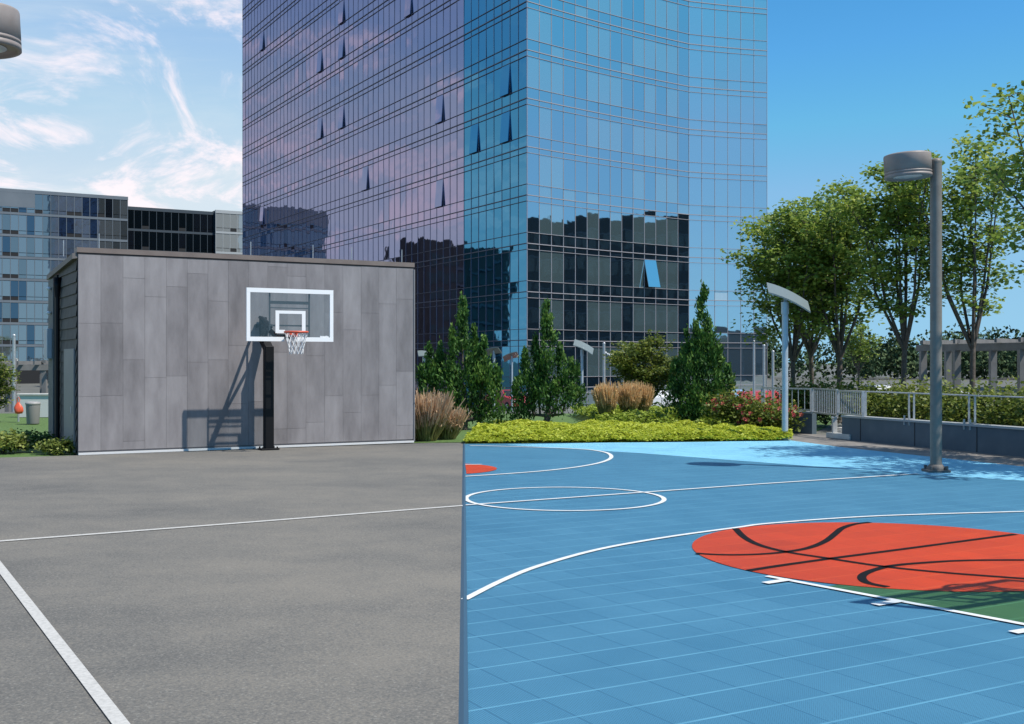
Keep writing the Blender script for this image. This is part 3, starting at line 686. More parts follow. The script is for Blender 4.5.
def conifer(label, px, d, spires, seed, n=9000, z=0):
    rng = np.random.default_rng(seed); o = thing('juniper_tree', label, 'tree', xy(px,d,z), 0, 'upright junipers')
    tb = MB(); tb.tube([(0,0,-.1),(.05,0,.6),(0,.02,1.6)],[.13,.1,.06],8); C_ = []; A_ = []; T_ = []; tot = sum((s[3]-s[2])*s[4] for s in spires)
    for (dx,dy,zb,zt,r) in spires:
        nn = int(1.25*n*(zt-zb)*r/tot); tb.tube([(0,0,.3),(dx*.6,dy*.6,max(zb,.35)),(dx,dy,zb+(zt-zb)*.6)],[.07,.05,.02],6)
        nt = max(int(17*(zt-zb)*r),8)                                   # tufts on the spire
        h = rng.random(nt)**.9; a = rng.random(nt)*2*np.pi; prof = np.minimum(1.25*(1-h)**.85, .55+1.6*h)*r
        rr = prof*(.40+1.0*rng.random(nt)**1.7); tc = np.stack([dx+rr*np.cos(a), dy+rr*np.sin(a), zb+h*(zt-zb)],1)
        tt = rng.normal(size=nt)*.17; k = rng.integers(0,nt,nn); sc = (.05+.09*(1-h[k]))*(.7+.5*min(r,1.0))
        off = rng.normal(size=(nn,3))*sc[:,None]; off[:,2] = off[:,2]*2.1+.06
        ax = np.stack([np.cos(a[k])*.5, np.sin(a[k])*.5, np.full(nn,1.15)],1)
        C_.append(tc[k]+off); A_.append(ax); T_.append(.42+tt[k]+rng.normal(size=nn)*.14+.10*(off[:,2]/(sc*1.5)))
    c = np.concatenate(C_); tb.obj('trunk', M_bark, o)
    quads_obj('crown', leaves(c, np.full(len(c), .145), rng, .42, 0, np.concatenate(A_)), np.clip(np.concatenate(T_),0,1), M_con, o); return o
conifer('leftmost juniper beside the pink feather grass and pavilion corner', 464, 41, [(-.05,0,.25,4.6,.55),(-.85,.1,.2,2.9,.52),(-1.25,-.2,.5,3.0,.38),(.7,-.1,.2,3.1,.62),(1.15,.0,.5,2.2,.42),(.35,.3,.5,3.6,.45),(-.4,-.2,.3,3.5,.45)], 41, 11000)
conifer('middle pointed juniper in front of the tower corner', 547, 45, [(0,0,.25,4.65,.62),(-.85,0,.2,2.75,.50),(-.45,.1,.3,3.3,.5),(.95,0,.2,2.3,.52),(.5,-.1,.3,2.9,.5),(-1.15,.1,.3,1.9,.35),(1.2,.2,.8,2.2,.3)], 42, 9500)
conifer('dark right-hand juniper behind the rose bushes', 702, 42, [(.05,0,.25,5.05,.66),(-.55,0,.2,3.4,.55),(-.95,.1,.2,2.4,.45),(.6,0,.2,3.0,.52),(.95,.1,.2,2.2,.42),(.3,.2,.4,3.9,.45),(-.25,-.2,.4,3.9,.45)], 43, 11000)

def feather(label, px, d, hgt, wid, seed, cols, n=1500, z=0, up=.18):
    rng = np.random.default_rng(seed); o = thing('feather_grass', label, 'ornamental grass', xy(px,d,z), 0, 'feather grass clumps')
    def blades(n, h, w, lo, hi, spread):
        a = rng.random(n)*2*np.pi; r0 = wid*.38*np.sqrt(rng.random(n)); b = np.stack([r0*np.cos(a), r0*np.sin(a), np.zeros(n)],1)
        hh = h*(.60+.46*rng.random(n)**1.3); dr = np.stack([np.cos(a)*spread*(.2+r0/wid*1.9), np.sin(a)*spread*(.2+r0/wid*1.9), np.ones(n)],1)+rng.normal(size=(n,3))*.10
        p0 = b+dr*(hh*lo)[:,None]; p1 = b+dr*(hh*hi)[:,None]; s = np.cross(dr, rng.normal(size=(n,3))); s /= np.linalg.norm(s,axis=1)[:,None]; s *= w
        return np.stack([p0-s, p0+s, p1+s*.35, p1-s*.35],1)
    quads_obj('leaf_blades', blades(n, hgt, .012, 0, .72, up*2.2), np.clip(rng.normal(size=n)*.2+.5,0,1), M_blade, o)
    p = blades(n, hgt, .024, .58, 1.0, up*2); q = blades(n, hgt, .03, .70, .95, up*2)
    kk = rng.integers(0,n,n*3); tt = rng.random(n*3)[:,None]; pc = q[kk][:,0]*(1-tt)+q[kk][:,3]*tt+rng.normal(size=(n*3,3))*.03
    ax = (q[kk][:,3]-q[kk][:,0]); ax /= np.linalg.norm(ax,axis=1)[:,None]
    tuft = leaves(pc, np.full(n*3,.10), rng, .30, 0, ax)
    quads_obj('plumes', np.concatenate([p,q,tuft]), np.clip(rng.normal(size=5*n)*.2+.5,0,1), cols, o); return o
M_blade = tone_mat('grass_blade', [(0,(.13,.15,.045)),(.5,(.27,.26,.09)),(1,(.42,.36,.16))], .7, .35)
M_tan = tone_mat('tan_plume', [(0,(.48,.32,.15)),(.5,(.70,.48,.24)),(1,(.82,.62,.36))], .8, .4)
M_pink = tone_mat('pink_plume', [(0,(.38,.24,.14)),(.5,(.58,.40,.25)),(1,(.72,.54,.36))], .8, .4)
feather('pink feather grass clump touching the pavilion corner', 426, 35.3, 1.28, .85, 51, M_pink, 1700, up=.2)
feather('greener feather grass clump just left of the leftmost juniper', 447, 36, .85, .7, 52, M_pink, 1100, up=.22)
feather('tan feather grass clump on the left of the pair beside the middle juniper', 606, 44, 1.12, .62, 53, M_tan, 1700, z=.28, up=.07)
feather('tan feather grass clump in the middle of the row', 629, 44.5, 1.16, .62, 54, M_tan, 1700, z=.28, up=.07)
feather('tan feather grass clump at the right of the row before the round bush', 642, 45, 1.10, .5, 55, M_tan, 1300, z=.28, up=.07)

# low yellow-green ground cover
rng = np.random.default_rng(60)
def cover(name, label, quad, n, hgt, ls, matl, kind=None, seed=1, cat_=None, group=None):
    rng = np.random.default_rng(seed); a, b, c, d = [np.array(q) for q in quad]
    s, t = rng.random(n), rng.random(n)**1.15
    p = ((1-s)*(1-t))[:,None]*a+(s*(1-t))[:,None]*b+(s*t)[:,None]*c+((1-s)*t)[:,None]*d
    nz = .5+.25*np.sin(p[:,0]*2.3+p[:,1]*1.1)+.25*np.sin(p[:,0]*5.1-p[:,1]*3.7)
    edge = np.minimum(1, np.minimum(t/.06, 1))
    z = hgt*(.35+.65*nz)*(.35+.65*edge)*(1-.45*rng.random(n)**2)
    pts = np.stack([p[:,0],p[:,1],z],1); ex = MB()
    ctr = (a+b+c+d)/4
    k = 20
    for i in range(k):
        for j in range(6):
            def q(u_, v_): w_ = (1-u_)*(1-v_)*a+u_*(1-v_)*b+u_*v_*c+(1-u_)*v_*d; return (w_[0],w_[1],(hgt*.3 if 0 < v_ < 1 and 0 < u_ < 1 else -.01))
            ex.add([q(i/k,j/6),q((i+1)/k,j/6),q((i+1)/k,(j+1)/6),q(i/k,(j+1)/6)],[(0,1,2,3)],.05)
    o = quads_obj(name, leaves(pts, np.full(n, ls), rng, .8, 0, None, .45), np.clip(.5+.18*rng.normal(size=n)+.25*(nz-.5),0,1), matl, extra=ex)
    return tag(o, label, cat_, group, kind)
cover('ground_cover', 'low yellow-green ground cover bed along the far edge of the blue court', [G(464,443.4),G(792,440.6),(9.4,39.8),(-1.0,41.5)], 56000, .36, .115, M_cover, 'stuff', 61, 'ground cover')
cover('ground_cover', 'greener ground cover sloping up behind the yellow-green bed', [(3.2,42),(8.6,40.2),(10.5,50),(2.6,52)], 22000, .62, .12, M_cover3, 'stuff', 62, 'ground cover')
def bush(name, label, loc, rx, ry, h, n, ls, seed, m, flowers=None, group='low bushes', cat_='bush'):
    rng = np.random.default_rng(seed); o = thing(name, label, cat_, loc, 0, group)
    nt = 26; a = rng.random(nt)*2*np.pi; r = np.sqrt(rng.random(nt))*.8; hz = h*(.35+.6*rng.random(nt))*(1-.45*r**2)
    tc = np.stack([rx*r*np.cos(a), ry*r*np.sin(a), hz],1); k = rng.integers(0,nt,n); sc = np.array([rx*.26,ry*.26,h*.17])
    c = tc[k]+rng.normal(size=(n,3))*sc; c[:,2] = np.abs(c[:,2]); tt = rng.normal(size=nt)*.15
    st_ = MB()
    for i in range(9): st_.tube([(0,0,-.05),tuple(tc[i]*np.array([.5,.5,.6])),tuple(tc[i])],[.018,.012,.006],5,caps=False)
    st_.obj('stems', M_bark, o)
    quads_obj('foliage', leaves(c, np.full(n, ls), rng, .7, 0, None, .7), np.clip(.45+tt[k]+rng.normal(size=n)*.16,0,1), m, o)
    if flowers is not None:
        nf = 46; q = rng.integers(0,nt,nf); fm = MB()
        for i in range(nf):
            d = rng.normal(size=3); d[2] = abs(d[2]); d[1] = -abs(d[1]); d /= np.linalg.norm(d); p = tc[q[i]]+d*np.array([rx*.42,ry*.42,h*.28])
            for a_ in range(6):
                an = a_*1.047; s_ = .055+.02*rng.random(); e1 = np.array([math.cos(an),.3*math.sin(an*2),math.sin(an)])*s_; e2 = np.array([math.cos(an+.9),-.5,math.sin(an+.9)])*s_
                fm.add([tuple(p),tuple(p+e1),tuple(p+e1+e2*.4),tuple(p+e2)],[(0,1,2,3)],float(rng.random()))
        fm.obj('blossoms', flowers, o)
    return o
M_rose = tone_mat('rose_petal', [(0,(.42,.035,.06)),(.6,(.55,.10,.09)),(1,(.66,.22,.16))], .6, .2)
bush('rose_bush', 'rose bush with pink-red blossoms nearest the pale panel lamp post', xy(768,38.4), 1.0,.8,1.15, 3000,.12,71, M_leaf2, M_rose, 'rose bushes')
bush('rose_bush', 'rose bush with sparser blossoms beside the dark juniper', xy(738,39.2), 1.0,.8,1.25, 3000,.12,72, M_leaf2, M_rose, 'rose bushes')
bush('low_bush', 'yellow-green clump at the bottom left frame edge by the asphalt', xy(2,30.4), .65,.5,.5, 1500,.11,73, M_cover2)
bush('low_bush', 'small yellow-green clump at the foot of the pavilion left corner', xy(60,30.0), .50,.32,.36, 1100,.10,74, M_cover2)
bush('low_bush', 'dark green clump between the two yellow-green clumps', xy(28,32.5), .8,.5,.4, 1000,.11,75, M_con)  # foliage takes the darker juniper leaf colour
# shrubs in the planter
PW = [(17.0,16.5),(15.2,22.5),(12.95,29.1),(10.30,35.9)]
for i, (px, d) in enumerate([(800,43.5),(826,43),(858,41),(880,39.5),(903,38),(927,36.5),(953,35),(982,33.5),(1012,32),(1045,30.5)]):
    bush('planter_shrub', ['olive', 'dense', 'yellowish', 'feathery'][i % 4]+' shrub in the raised planter, '+['leftmost behind the short wall','behind the picket gate','in front of the small far tree','between gate and upright tree','at the foot of the upright vase-shaped tree','left of the drum lamp post','just right of the drum lamp post','under the tall tree right of the lamp','last shrub fully inside the right edge','at the right frame edge'][i],
         xy(px,d,.1), 1.1,.8,1.5, 2600,.13,80+i, M_leaf2, None, 'planter shrubs', 'shrub')
# far wood, one mass
rng = np.random.default_rng(90); n = 46000; nb_ = 170
bx = rng.uniform(-5,190,nb_); by = rng.uniform(215,260,nb_); bh = rng.uniform(6.0,11.0,nb_); br_ = rng.uniform(3,5.5,nb_)
k = rng.integers(0,nb_,n); d = rng.normal(size=(n,3)); d /= np.linalg.norm(d,axis=1)[:,None]; rr = rng.random(n)**.33
c = np.stack([bx[k]+d[:,0]*br_[k]*rr, by[k]+d[:,1]*br_[k]*rr, bh[k]*.5-1+d[:,2]*bh[k]*.5*rr],1)
M_far = tone_mat('far_leaf', [(0,(.022,.050,.022)),(.5,(.045,.085,.032)),(1,(.09,.125,.05))], .8)
tag(quads_obj('distant_wood', leaves(c, np.full(n,.75), rng, .8), np.clip(.45+.18*rng.normal(size=n)+(rng.normal(size=nb_)*.15)[k],0,1), M_far), 'distant band of dark green trees along the right horizon', 'wood', None, 'stuff')
o = thing('apartment_block', 'tiny pale apartment block above the trees at right horizon', 'building', xy(1000,420,-1), R(-25))
b_ = MB(); b_.box(-2.4,2.4,0,6,0,7.2); b_.obj('wall', mat('pale_render', (.5,.48,.45), .8), o)
b_ = MB()
for f in range(6):
    for i in range(4): b_.box(-2.1+i*1.1,-1.4+i*1.1,-.06,-.002,.8+f*1.05,1.4+f*1.05)
b_.obj('window', M_gl2, o)

# ------------------------------------------------------------------ planter wall, railing, gate
M_pw = mat('shaded_blue_grey_concrete', (.060,.090,.115), .7, c2=(.085,.118,.145), scale=1.5); M_cap = mat('wall_cap', (.30,.32,.33), .7)  # wall tone darkened to take in the tree shade
def wall_run(label, path, group=None):
    o = thing('planter_wall', label, 'wall', (path[0][0],path[0][1],0), 0, group); w = MB(); c_ = MB(); jt = MB()
    for a, b in zip(path[:-1], path[1:]):
        a, b = Vector(a)-Vector(path[0]), Vector(b)-Vector(path[0]); d = (b-a).normalized(); n = Vector((-d.y,d.x)); n = n if (n.x > 0) == (True) else -n
        L_ = (b-a).length
        w.beam((a.x+n.x*.15,a.y+n.y*.15,.33),(b.x+n.x*.15,b.y+n.y*.15,.33),.3,.70); c_.beam((a.x+n.x*.14,a.y+n.y*.14,.71),(b.x+n.x*.14,b.y+n.y*.14,.71),.36,.06)
        k = 1.6
        while k < L_-.3: p = a+d*k-n*.003; jt.beam((p.x,p.y,.0),(p.x,p.y,.675),.025,.012,(n.x,n.y,0)); k += 2.4
    w.obj('wall_body', M_pw, o); c_.obj('wall_cap', M_cap, o)
    if jt.v: jt.obj('joint', M_darkrec, o)
    return o
wall_run('long low blue-grey planter wall on the right beyond the drum lamp post', PW)
PW2 = [(8.75,39.6),(10.02,38.4)]
wall_run('short low blue-grey planter wall left of the picket gate', PW2)
b_ = MB()
for i in range(3): b_.box(0,1.2,i*.35,i*.35+.34,0,.16*(i+1))
st_o = thing('garden_steps', 'pale concrete steps in the gap between the planter walls', 'steps', (10.0,36.6,0), R(-70)); b_.obj('treads', M_conc, st_o)
rl = thing('wall_railing', 'thin grey steel handrail on paired posts above the long planter wall', 'railing', (0,0,0)); top = MB()
rp = [(x+.16*math.cos(R(20)), y+.16*math.sin(R(20))) for x, y in PW]
for a, b in zip(rp[:-1], rp[1:]): top.tube([(a[0],a[1],1.50),(b[0],b[1],1.50)], .022, 8)
top.obj('top_rail', M_steel, rl)
def on_wall(px):
    k = (px-CX)/F
    for a, b in zip(rp[:-1], rp[1:]):
        fa, fb = a[0]-k*a[1], b[0]-k*b[1]
        if fa*fb <= 0: t = fa/(fa-fb); return (a[0]+t*(b[0]-a[0]), a[1]+t*(b[1]-a[1]))
    return None
for px in (864.5, 909, 914, 969, 975, 1040, 1046):
    p = on_wall(px)
    if p is None: continue
    w_ = .13 if px < 900 else .05
    b_ = MB(); b_.beam((p[0],p[1],.70 if px > 900 else .74),(p[0],p[1],1.49),w_,.03,(0,1,0)); 
    if px > 900: b_.beam((p[0]-.16,p[1]-.07,.58),(p[0]-.16,p[1]-.07,.86),w_,.02,(0,1,0)); b_.beam((p[0]-.17,p[1]-.07,.76),(p[0],p[1],.76),.04,.03)
    b_.obj('post', M_steel, rl)
def picket(label, a, b, z0, z1, loc_name='picket_panel', n=14):
    o = thing(loc_name, label, 'railing', (a[0],a[1],0), 0, 'picket panels'); a_, b_ = Vector((0,0)), Vector((b[0]-a[0],b[1]-a[1])); f_ = MB(); g_ = MB()
    for z in (z0+.05, z1): f_.beam((0,0,z),(b_.x,b_.y,z),.04,.05)
    for t in (0,1): f_.beam((b_.x*t,b_.y*t,z0),(b_.x*t,b_.y*t,z1+.02),.07,.05,(0,1,0))
    for i in range(1,n): t = i/n; g_.beam((b_.x*t,b_.y*t,z0+.05),(b_.x*t,b_.y*t,z1),.022,.022,(0,1,0))
    f_.obj('frame', M_steel, o); tag(g_.obj('pickets', M_steel, o)); return o
picket('pale steel picket panel above the gap between planter walls', xy(812.5,38.2)[:2], xy(837,36.3)[:2], .68, 1.52)
picket('steel picket panel right of the gap, above the long wall start', xy(838,36.2)[:2], xy(863,34.6)[:2], .74, 1.50)
picket('steel railing behind the panel lamp post above the short wall', xy(762,40.3)[:2], xy(811,38.4)[:2], .74, 1.50, n=8)
o = thing('gate_post', 'pale square post at the right side of the wall gap', 'post', xy(834.5,36.4)); b_ = MB(); b_.bbox(-.07,.07,-.07,.07,0,.62,.01); b_.obj('shaft', M_conc, o); b_ = MB(); b_.bbox(-.09,.09,-.09,.09,.622,.67,.01); b_.obj('cap', M_conc, o)
# ------------------------------------------------------------------ lamps
def drum_lamp(label, base, hz, r, hh, top, ang, arm, tiltd=5):
    o = thing('drum_street_lamp', label, 'lamp post', (*base,0), 0, 'drum lamps by the court'); p = MB()
    p.tube([(0,0,.03),(0,0,top)], .125, 20); p.obj('pole', M_pole, o)
    b_ = MB(); b_.bbox(-.24,.24,-.24,.24,0,.05,.01)
    for sx in (-.17,.17):
        for sy in (-.17,.17): b_.tube([(sx,sy,.04),(sx,sy,.13)], .035, 6)
    b_.lathe([(.20,.05),(.20,.09),(.135,.16)], (0,0,0), 20); b_.obj('base_plate', mat('base_dark', (.12,.11,.10), .7), o)
    c = Vector((math.cos(ang)*arm, math.sin(ang)*arm, hz)); T = Matrix.Rotation(R(tiltd), 3, Vector((-math.sin(ang), math.cos(ang), 0)))
    h = MB(); h.lathe([(0,hh*.52),(r*.90,hh*.50),(r*.985,hh*.47),(r,hh*.42),(r,-hh*.20),(r*.965,-hh*.215),(r*.965,-hh*.25),(r,-hh*.265),(r,-hh*.32),(r*.965,-hh*.335),(r*.965,-hh*.36),(r,-hh*.375),(r,-hh*.5),(r*.90,-hh*.5),(r*.88,-hh*.44),(0,-hh*.44)], c, 40, M=T); ho = h.obj('lamp_head', M_lamp, o)
    l_ = MB(); l_.lathe([(0,-hh*.47),(r*.45,-hh*.47),(r*.62,-hh*.45)], c, 28, M=T); l_.obj('lens', mat('lamp_lens', (.55,.57,.58), .15), ho)
    e_ = c-Vector((math.cos(ang),math.sin(ang),0))*(r*.95); a_ = MB(); a_.beam((0,0,hz-hh*.1),e_,.12,.16); a_.obj('arm', M_lamp, o)
    c2 = MB(); c2.lathe([(.128,top-.05),(.13,top),(.09,top+.04),(0,top+.05)], (0,0,0), 20); c2.obj('pole_cap', M_pole, o); return o
lb_ = G(936,471.5); drum_lamp('tall taupe lamp post with round drum head on the court corner', lb_, ZZ(167,lb_[1])+.02, .50, .52, ZZ(160.5,lb_[1]), math.pi*1.0, .62, 3)
drum_lamp('drum lamp head poking in at the top left corner', (-7.78,15.45), ZZ(29,15.5), .49, .55, 6.95, R(8), .62, -3)
def panel_lamp(label, px, d, base_z, top, hw, rz=0, r=.085, tilt=24):
    o = thing('panel_lamp', label, 'lamp post', xy(px,d,base_z), rz, 'panel lamps in the garden'); top -= base_z
    p = MB(); p.tube([(0,0,0),(0,0,.02)], r*1.9, 16); p.tube([(0,0,.02),(0,0,top*.96)], r, 16); p.obj('pole', M_lblp, o)
    p = MB(); p.tube([(0,0,top*.88),(0,0,top*.965)], r*1.25, 14); p.obj('collar', M_lblp, o)
    t = R(tilt); h = MB(); L_ = hw; seg = 6
    for i in range(seg):                # gently arched plate
        x0, x1 = -L_*.42+L_*i/seg, -L_*.42+L_*(i+1)/seg
        f_ = lambda x: top+.12-math.tan(t)*x-.12*(x/L_)**2*2.4
        h.add([(x0,-.36,f_(x0)-.22),(x1,-.36,f_(x1)-.22),(x1,.36,f_(x1)+.13),(x0,.36,f_(x0)+.13),(x0,-.36,f_(x0)-.17),(x1,-.36,f_(x1)-.17),(x1,.36,f_(x1)+.18),(x0,.36,f_(x0)+.18)], [(0,3,2,1),(4,5,6,7),(0,1,5,4),(2,3,7,6)]+([(3,0,4,7)] if i == 0 else [])+([(1,2,6,5)] if i == seg-1 else []))
    h.obj('panel_head', mat('panel_grey', (.17,.205,.20), .4, .2), o).rotation_euler = (0,0,0)
    q = MB(); q.beam((0,0,top*.93),(.02,0,top+.09),.09,.09); q.obj('bracket', M_lblp, o); return o
panel_lamp('pale blue-grey lamp post with slanted panel head at the court edge', 785, 35.4, 0, ZZ(297,35.4), 1.25, R(-8), .095)
panel_lamp('distant panel lamp right of the middle juniper', 582, 66, -1, ZZ(347,66), 1.1, R(-10), .08)
panel_lamp('distant panel lamp just right of the leftmost juniper', 494, 74, -1, ZZ(352,74), 1.0, R(160), .07, 8)
panel_lamp('distant dark-headed panel lamp left of the middle juniper', 512, 78, -1, ZZ(357,78), 1.0, R(170), .06, 16)
panel_lamp('distant panel lamp between pavilion corner and leftmost juniper', 424, 76, -1, ZZ(355,76), .95, R(10), .08, 6)
# string-light poles
def lpole(label, px, d, py, g='string light poles'):
    o = thing('light_pole', label, 'pole', xy(px,d,-1), 0, g); p = MB(); t = ZZ(py,d)+1; p.tube([(0,0,0),(0,0,t)], [.09,.075], 10); p.obj('shaft', M_steel, o)
    p = MB(); p.lathe([(.085,t),(.09,t+.04),(.05,t+.09),(0,t+.1)], (0,0,0), 10); p.obj('cap', M_steel, o); return o
lpole('slim pole rising behind the tan feather grass, left one', 604, 64, 344); lpole('slim pole beside the round magnolia bush', 622.6, 64, 345)
lpole('slim pole left of the panel lamp post before the tower end', 764, 66, 346); lpole('shorter slim pole against the tower end glass', 754, 74, 342); lpole('slim pole half hidden behind planter trees', 773, 66, 352)
o = thing('string_lights', 'string of small bulbs sagging between the two slim poles', 'string lights', xy(604,64,ZZ(350,64)))
a, b = Vector((0,0,0)), Vector((xy(622.6,64)[0]-xy(604,64)[0],0,.1)); cb = MB(); pts = [a.lerp(b,t)-Vector((0,0,.28*4*t*(1-t))) for t in np.linspace(0,1,11)]; cb.tube(pts,.008,4); cb.obj('cable', M_blackm, o)
for p_ in pts[1:-1]:
    cb = MB(); cb.lathe([(0,.0),(.03,-.01),(.05,-.07),(.03,-.12),(0,-.13)], p_, 8); cb.obj('bulb', M_white, o)

# ------------------------------------------------------------------ pergolas
M_pg = mat('pergola_grey', (.15,.148,.145), .7, c2=(.19,.185,.18), scale=2)
def pergola(label, origin, posts, beams, hgt, w):
    o = thing('pergola', label, 'pergola', (*origin, 0))
    for (x,y) in posts:
        p = MB(); p.beam((x,y,-1.2),(x,y,hgt),w,w,(0,1,0)); po = p.obj('post', M_pg, o)
        p = MB(); p.beam((x,y,hgt+.35),(x,y,hgt+.50),w*.8,w*.8,(0,1,0)); p.obj('post_cap', M_pg, po)
    for (a,b,z,bw,bh) in beams:
        p = MB(); p.beam((*a,z),(*b,z),bw,bh); p.obj('beam', M_pg, o)
    return o
A = Vector(xy(923,57)[:2]); B = Vector(xy(1022,50)[:2]); n = Vector((2.6,3.6)); D = B-A
B2 = A+D*1.7
pergola('grey pergola of square posts and beams behind the right planter', A, [(0,0),tuple(D*.37),tuple(D),tuple(D*1.6),tuple(n),tuple(n+D*.5)],
        [(tuple(-D*.06),tuple(D*1.7),3.1,.22,.30)]+[(tuple(D*t-n*.1),tuple(D*t+n*1.1),3.37,.10,.2) for t in (.02,.2,.37,.55,.78,1.0,1.3)]+[(tuple(n-D*.06),tuple(n+D*1.7),3.08,.2,.26)], 2.95, .30)
A = Vector(xy(14,58)[:2]); e = Vector((1.75,1.4))
pergola('pale grey garden pergola seen left of the pavilion', A, [(0,0),(.55,2.2),(1.38,.4),(1.75,2.4),(-2.2,-.4),(-1.2,2.0)],
        [((-4,-.8),(3,.7),2.12,.2,.28),((-3.5,1.4),(3.4,2.9),2.12,.2,.28)]+[((-3.4+i*.75,-1.2+i*.16),(-2.7+i*.75,3.3+i*.16),2.36,.09,.18) for i in range(8)], 2.0, .22)
lp = lpole('slim pole above the garden pergola at the left edge', 14, 56, 336, 'slim garden poles')
o = thing('garden_wall', 'low white garden wall behind the litter bin', 'wall', xy(18,50)); b_ = MB(); b_.bbox(0,2.6,0,.4,0,.95,.02); b_.obj('wall_body', mat('white_render', (.62,.61,.59), .7), o); b_ = MB(); b_.bbox(-.05,2.65,-.05,.45,.951,1.03,.01); b_.obj('coping', M_conc, o)
o = thing('litter_bin', 'grey round litter bin on the lawn left of the pavilion', 'litter bin', xy(33,44.5))
b_ = MB(); b_.lathe([(0,.0),(.22,.0),(.23,.03),(.265,.74),(.265,.76)], n=20); b_.obj('bin_body', mat('bin_grey', (.22,.21,.20), .6), o)
b_ = MB(); b_.lathe([(.28,.76),(.29,.79),(.27,.84),(.15,.87),(.13,.86),(.13,.78)], n=20); b_.obj('bin_lid', mat('bin_lid', (.3,.29,.28), .5), o)
rg = np.random.default_rng(7); o = thing('plastic_bag', 'bright orange-red bag hanging beside the litter bin', 'bag', xy(18.5,46,ZZ(414,46)))
b_ = MB(); prof = [(0,0),(.13,.02),(.18,.12),(.165,.26),(.10,.38),(.05,.45),(.03,.47)]; nn = 14; vs = []; fs = []
for r_, z_ in prof:
    for k in range(nn): a_ = 2*math.pi*k/nn; q = r_*(1+.16*math.sin(a_*3+z_*9)); vs.append((q*math.cos(a_), q*.7*math.sin(a_), z_))
for i in range(len(prof)-1):
    for k in range(nn): fs.append((i*nn+k,i*nn+(k+1)%nn,(i+1)*nn+(k+1)%nn,(i+1)*nn+k))
b_.add(vs, fs, .5, True); b_.obj('sack', mat('orange_plastic', (.70,.11,.05), .4), o); b_ = MB(); b_.tube([(-.03,0,.46),(-.06,0,.60),(.0,0,.68),(.06,0,.60),(.03,0,.46)],.014,6); b_.obj('handle', MATS['orange_plastic'], o)
o = thing('bag_stand', 'slim grey post holding the orange-red bag', 'post', xy(18.5,46.3,0)); b_ = MB(); b_.tube([(0,0,0),(0,0,1.05)],.04,8); b_.obj('shaft', M_steel, o); b_ = MB(); b_.beam((0,.0,1.0),(0,-.34,1.0),.03,.03); b_.obj('hook', M_steel, o)

# ------------------------------------------------------------------ parked vehicles
def car(name, label, loc, rz, paint, van=False):
    o = thing(name, label, 'car' if not van else 'van', loc, rz, 'parked vehicles by the tower')
    side = [(-2.15,.32),(-2.2,.62),(-2.1,.86),(-1.75,.95),(-1.15,1.40),(.35,1.44),(1.05,.98),(1.95,.84),(2.18,.6),(2.15,.32)] if not van else [(-2.3,.35),(-2.35,1.0),(-2.3,1.85),(-2.1,1.98),(1.0,1.98),(1.6,1.2),(2.25,1.05),(2.35,.7),(2.32,.35)]
    n = len(side); vs = []
    for sg in (-1,1):
        for x, z in side: vs.append((x, sg*(.86-(.20 if z > 1.15 and not van else .05 if z > 1.2 else 0)), z))
    fs = [tuple(range(n)), tuple(range(2*n-1,n-1,-1))]+[(i,n+i,n+(i+1)%n,(i+1)%n) for i in range(n)]
    b_ = MB(); b_.add(vs, fs); b_.obj('body', paint, o)
    g_ = MB()
    for sg in (-1,1):
        q = [(-1.40,1.0),(-1.05,1.34),(.28,1.38),(.82,1.02)] if not van else [(.35,1.2),(.35,1.75),(.98,1.8),(1.42,1.22)]
        vv = [(x, sg*(.865-(.20*(z-.95)/.45 if not van else .03)), z) for x, z in q]; g_.add(vv+[(x,y-sg*.05,z) for x,y,z in vv], [(0,1,2,3),(7,6,5,4)])
    q = [(.42,1.41),(1.0,1.01)] if not van else [(1.06,1.92),(1.57,1.24)]
    g_.add([(q[0][0]+.02,-.62,q[0][1]),(q[1][0]+.02,-.74,q[1][1]),(q[1][0]+.02,.74,q[1][1]),(q[0][0]+.02,.62,q[0][1])],[(0,1,2,3)]); g_.obj('window', M_carglass, o)
    for x in (-1.35,1.35):
        for sg in (-1,1):
            w_ = MB(); w_.M = Matrix.Translation((x,sg*.78,.32)) @ Matrix.Rotation(R(90),4,'X'); w_.lathe([(.17,-.11),(.30,-.11),(.32,-.08),(.32,.08),(.30,.11),(.17,.11)], n=20); wo = w_.obj('wheel', M_tyre, o)
            w_ = MB(); w_.M = Matrix.Translation((x,sg*.78,.32)) @ Matrix.Rotation(R(90),4,'X'); w_.lathe([(0,-.09),(.17,-.105),(.17,.105),(0,.09)], n=16); w_.obj('rim', M_steel, wo)
    for sg in (-1,1):
        l_ = MB(); zl_ = .72 if not van else .85; l_.box(2.06 if not van else 2.24,2.2 if not van else 2.345,sg*.62-.16,sg*.62+.16,zl_-.07,zl_+.07); l_.obj('headlight', M_white, o)
    return o
cp = lambda n, c: mat(n, c, .3, spec=.6)
car('parked_car', 'white and dark-windowed car between tan grasses and right juniper', xy(655,80,-1), R(20), cp('white_car', (.7,.7,.7)))
car('parked_car', 'pale blue car glimpsed right of the right juniper', xy(733,82,-1), R(25), cp('blue_car', (.22,.36,.55)))
car('parked_car', 'red car glimpsed above the rose bushes', xy(765,79,-1), R(30), cp('red_car', (.42,.03,.03)))
car('parked_car', 'small red car glimpsed between the two left junipers', xy(508,81.5,-1), R(-60), cp('dark_red_car', (.35,.03,.04)))
car('parked_car', 'white car far behind the planter left of the upright tree', xy(876,98,-1.0), R(100), cp('white_van', (.55,.55,.54)))
car('parked_car', 'white car seen just right of the drum lamp post above planter', xy(949,92,-1), R(10), cp('white_car2', (.72,.72,.72)))

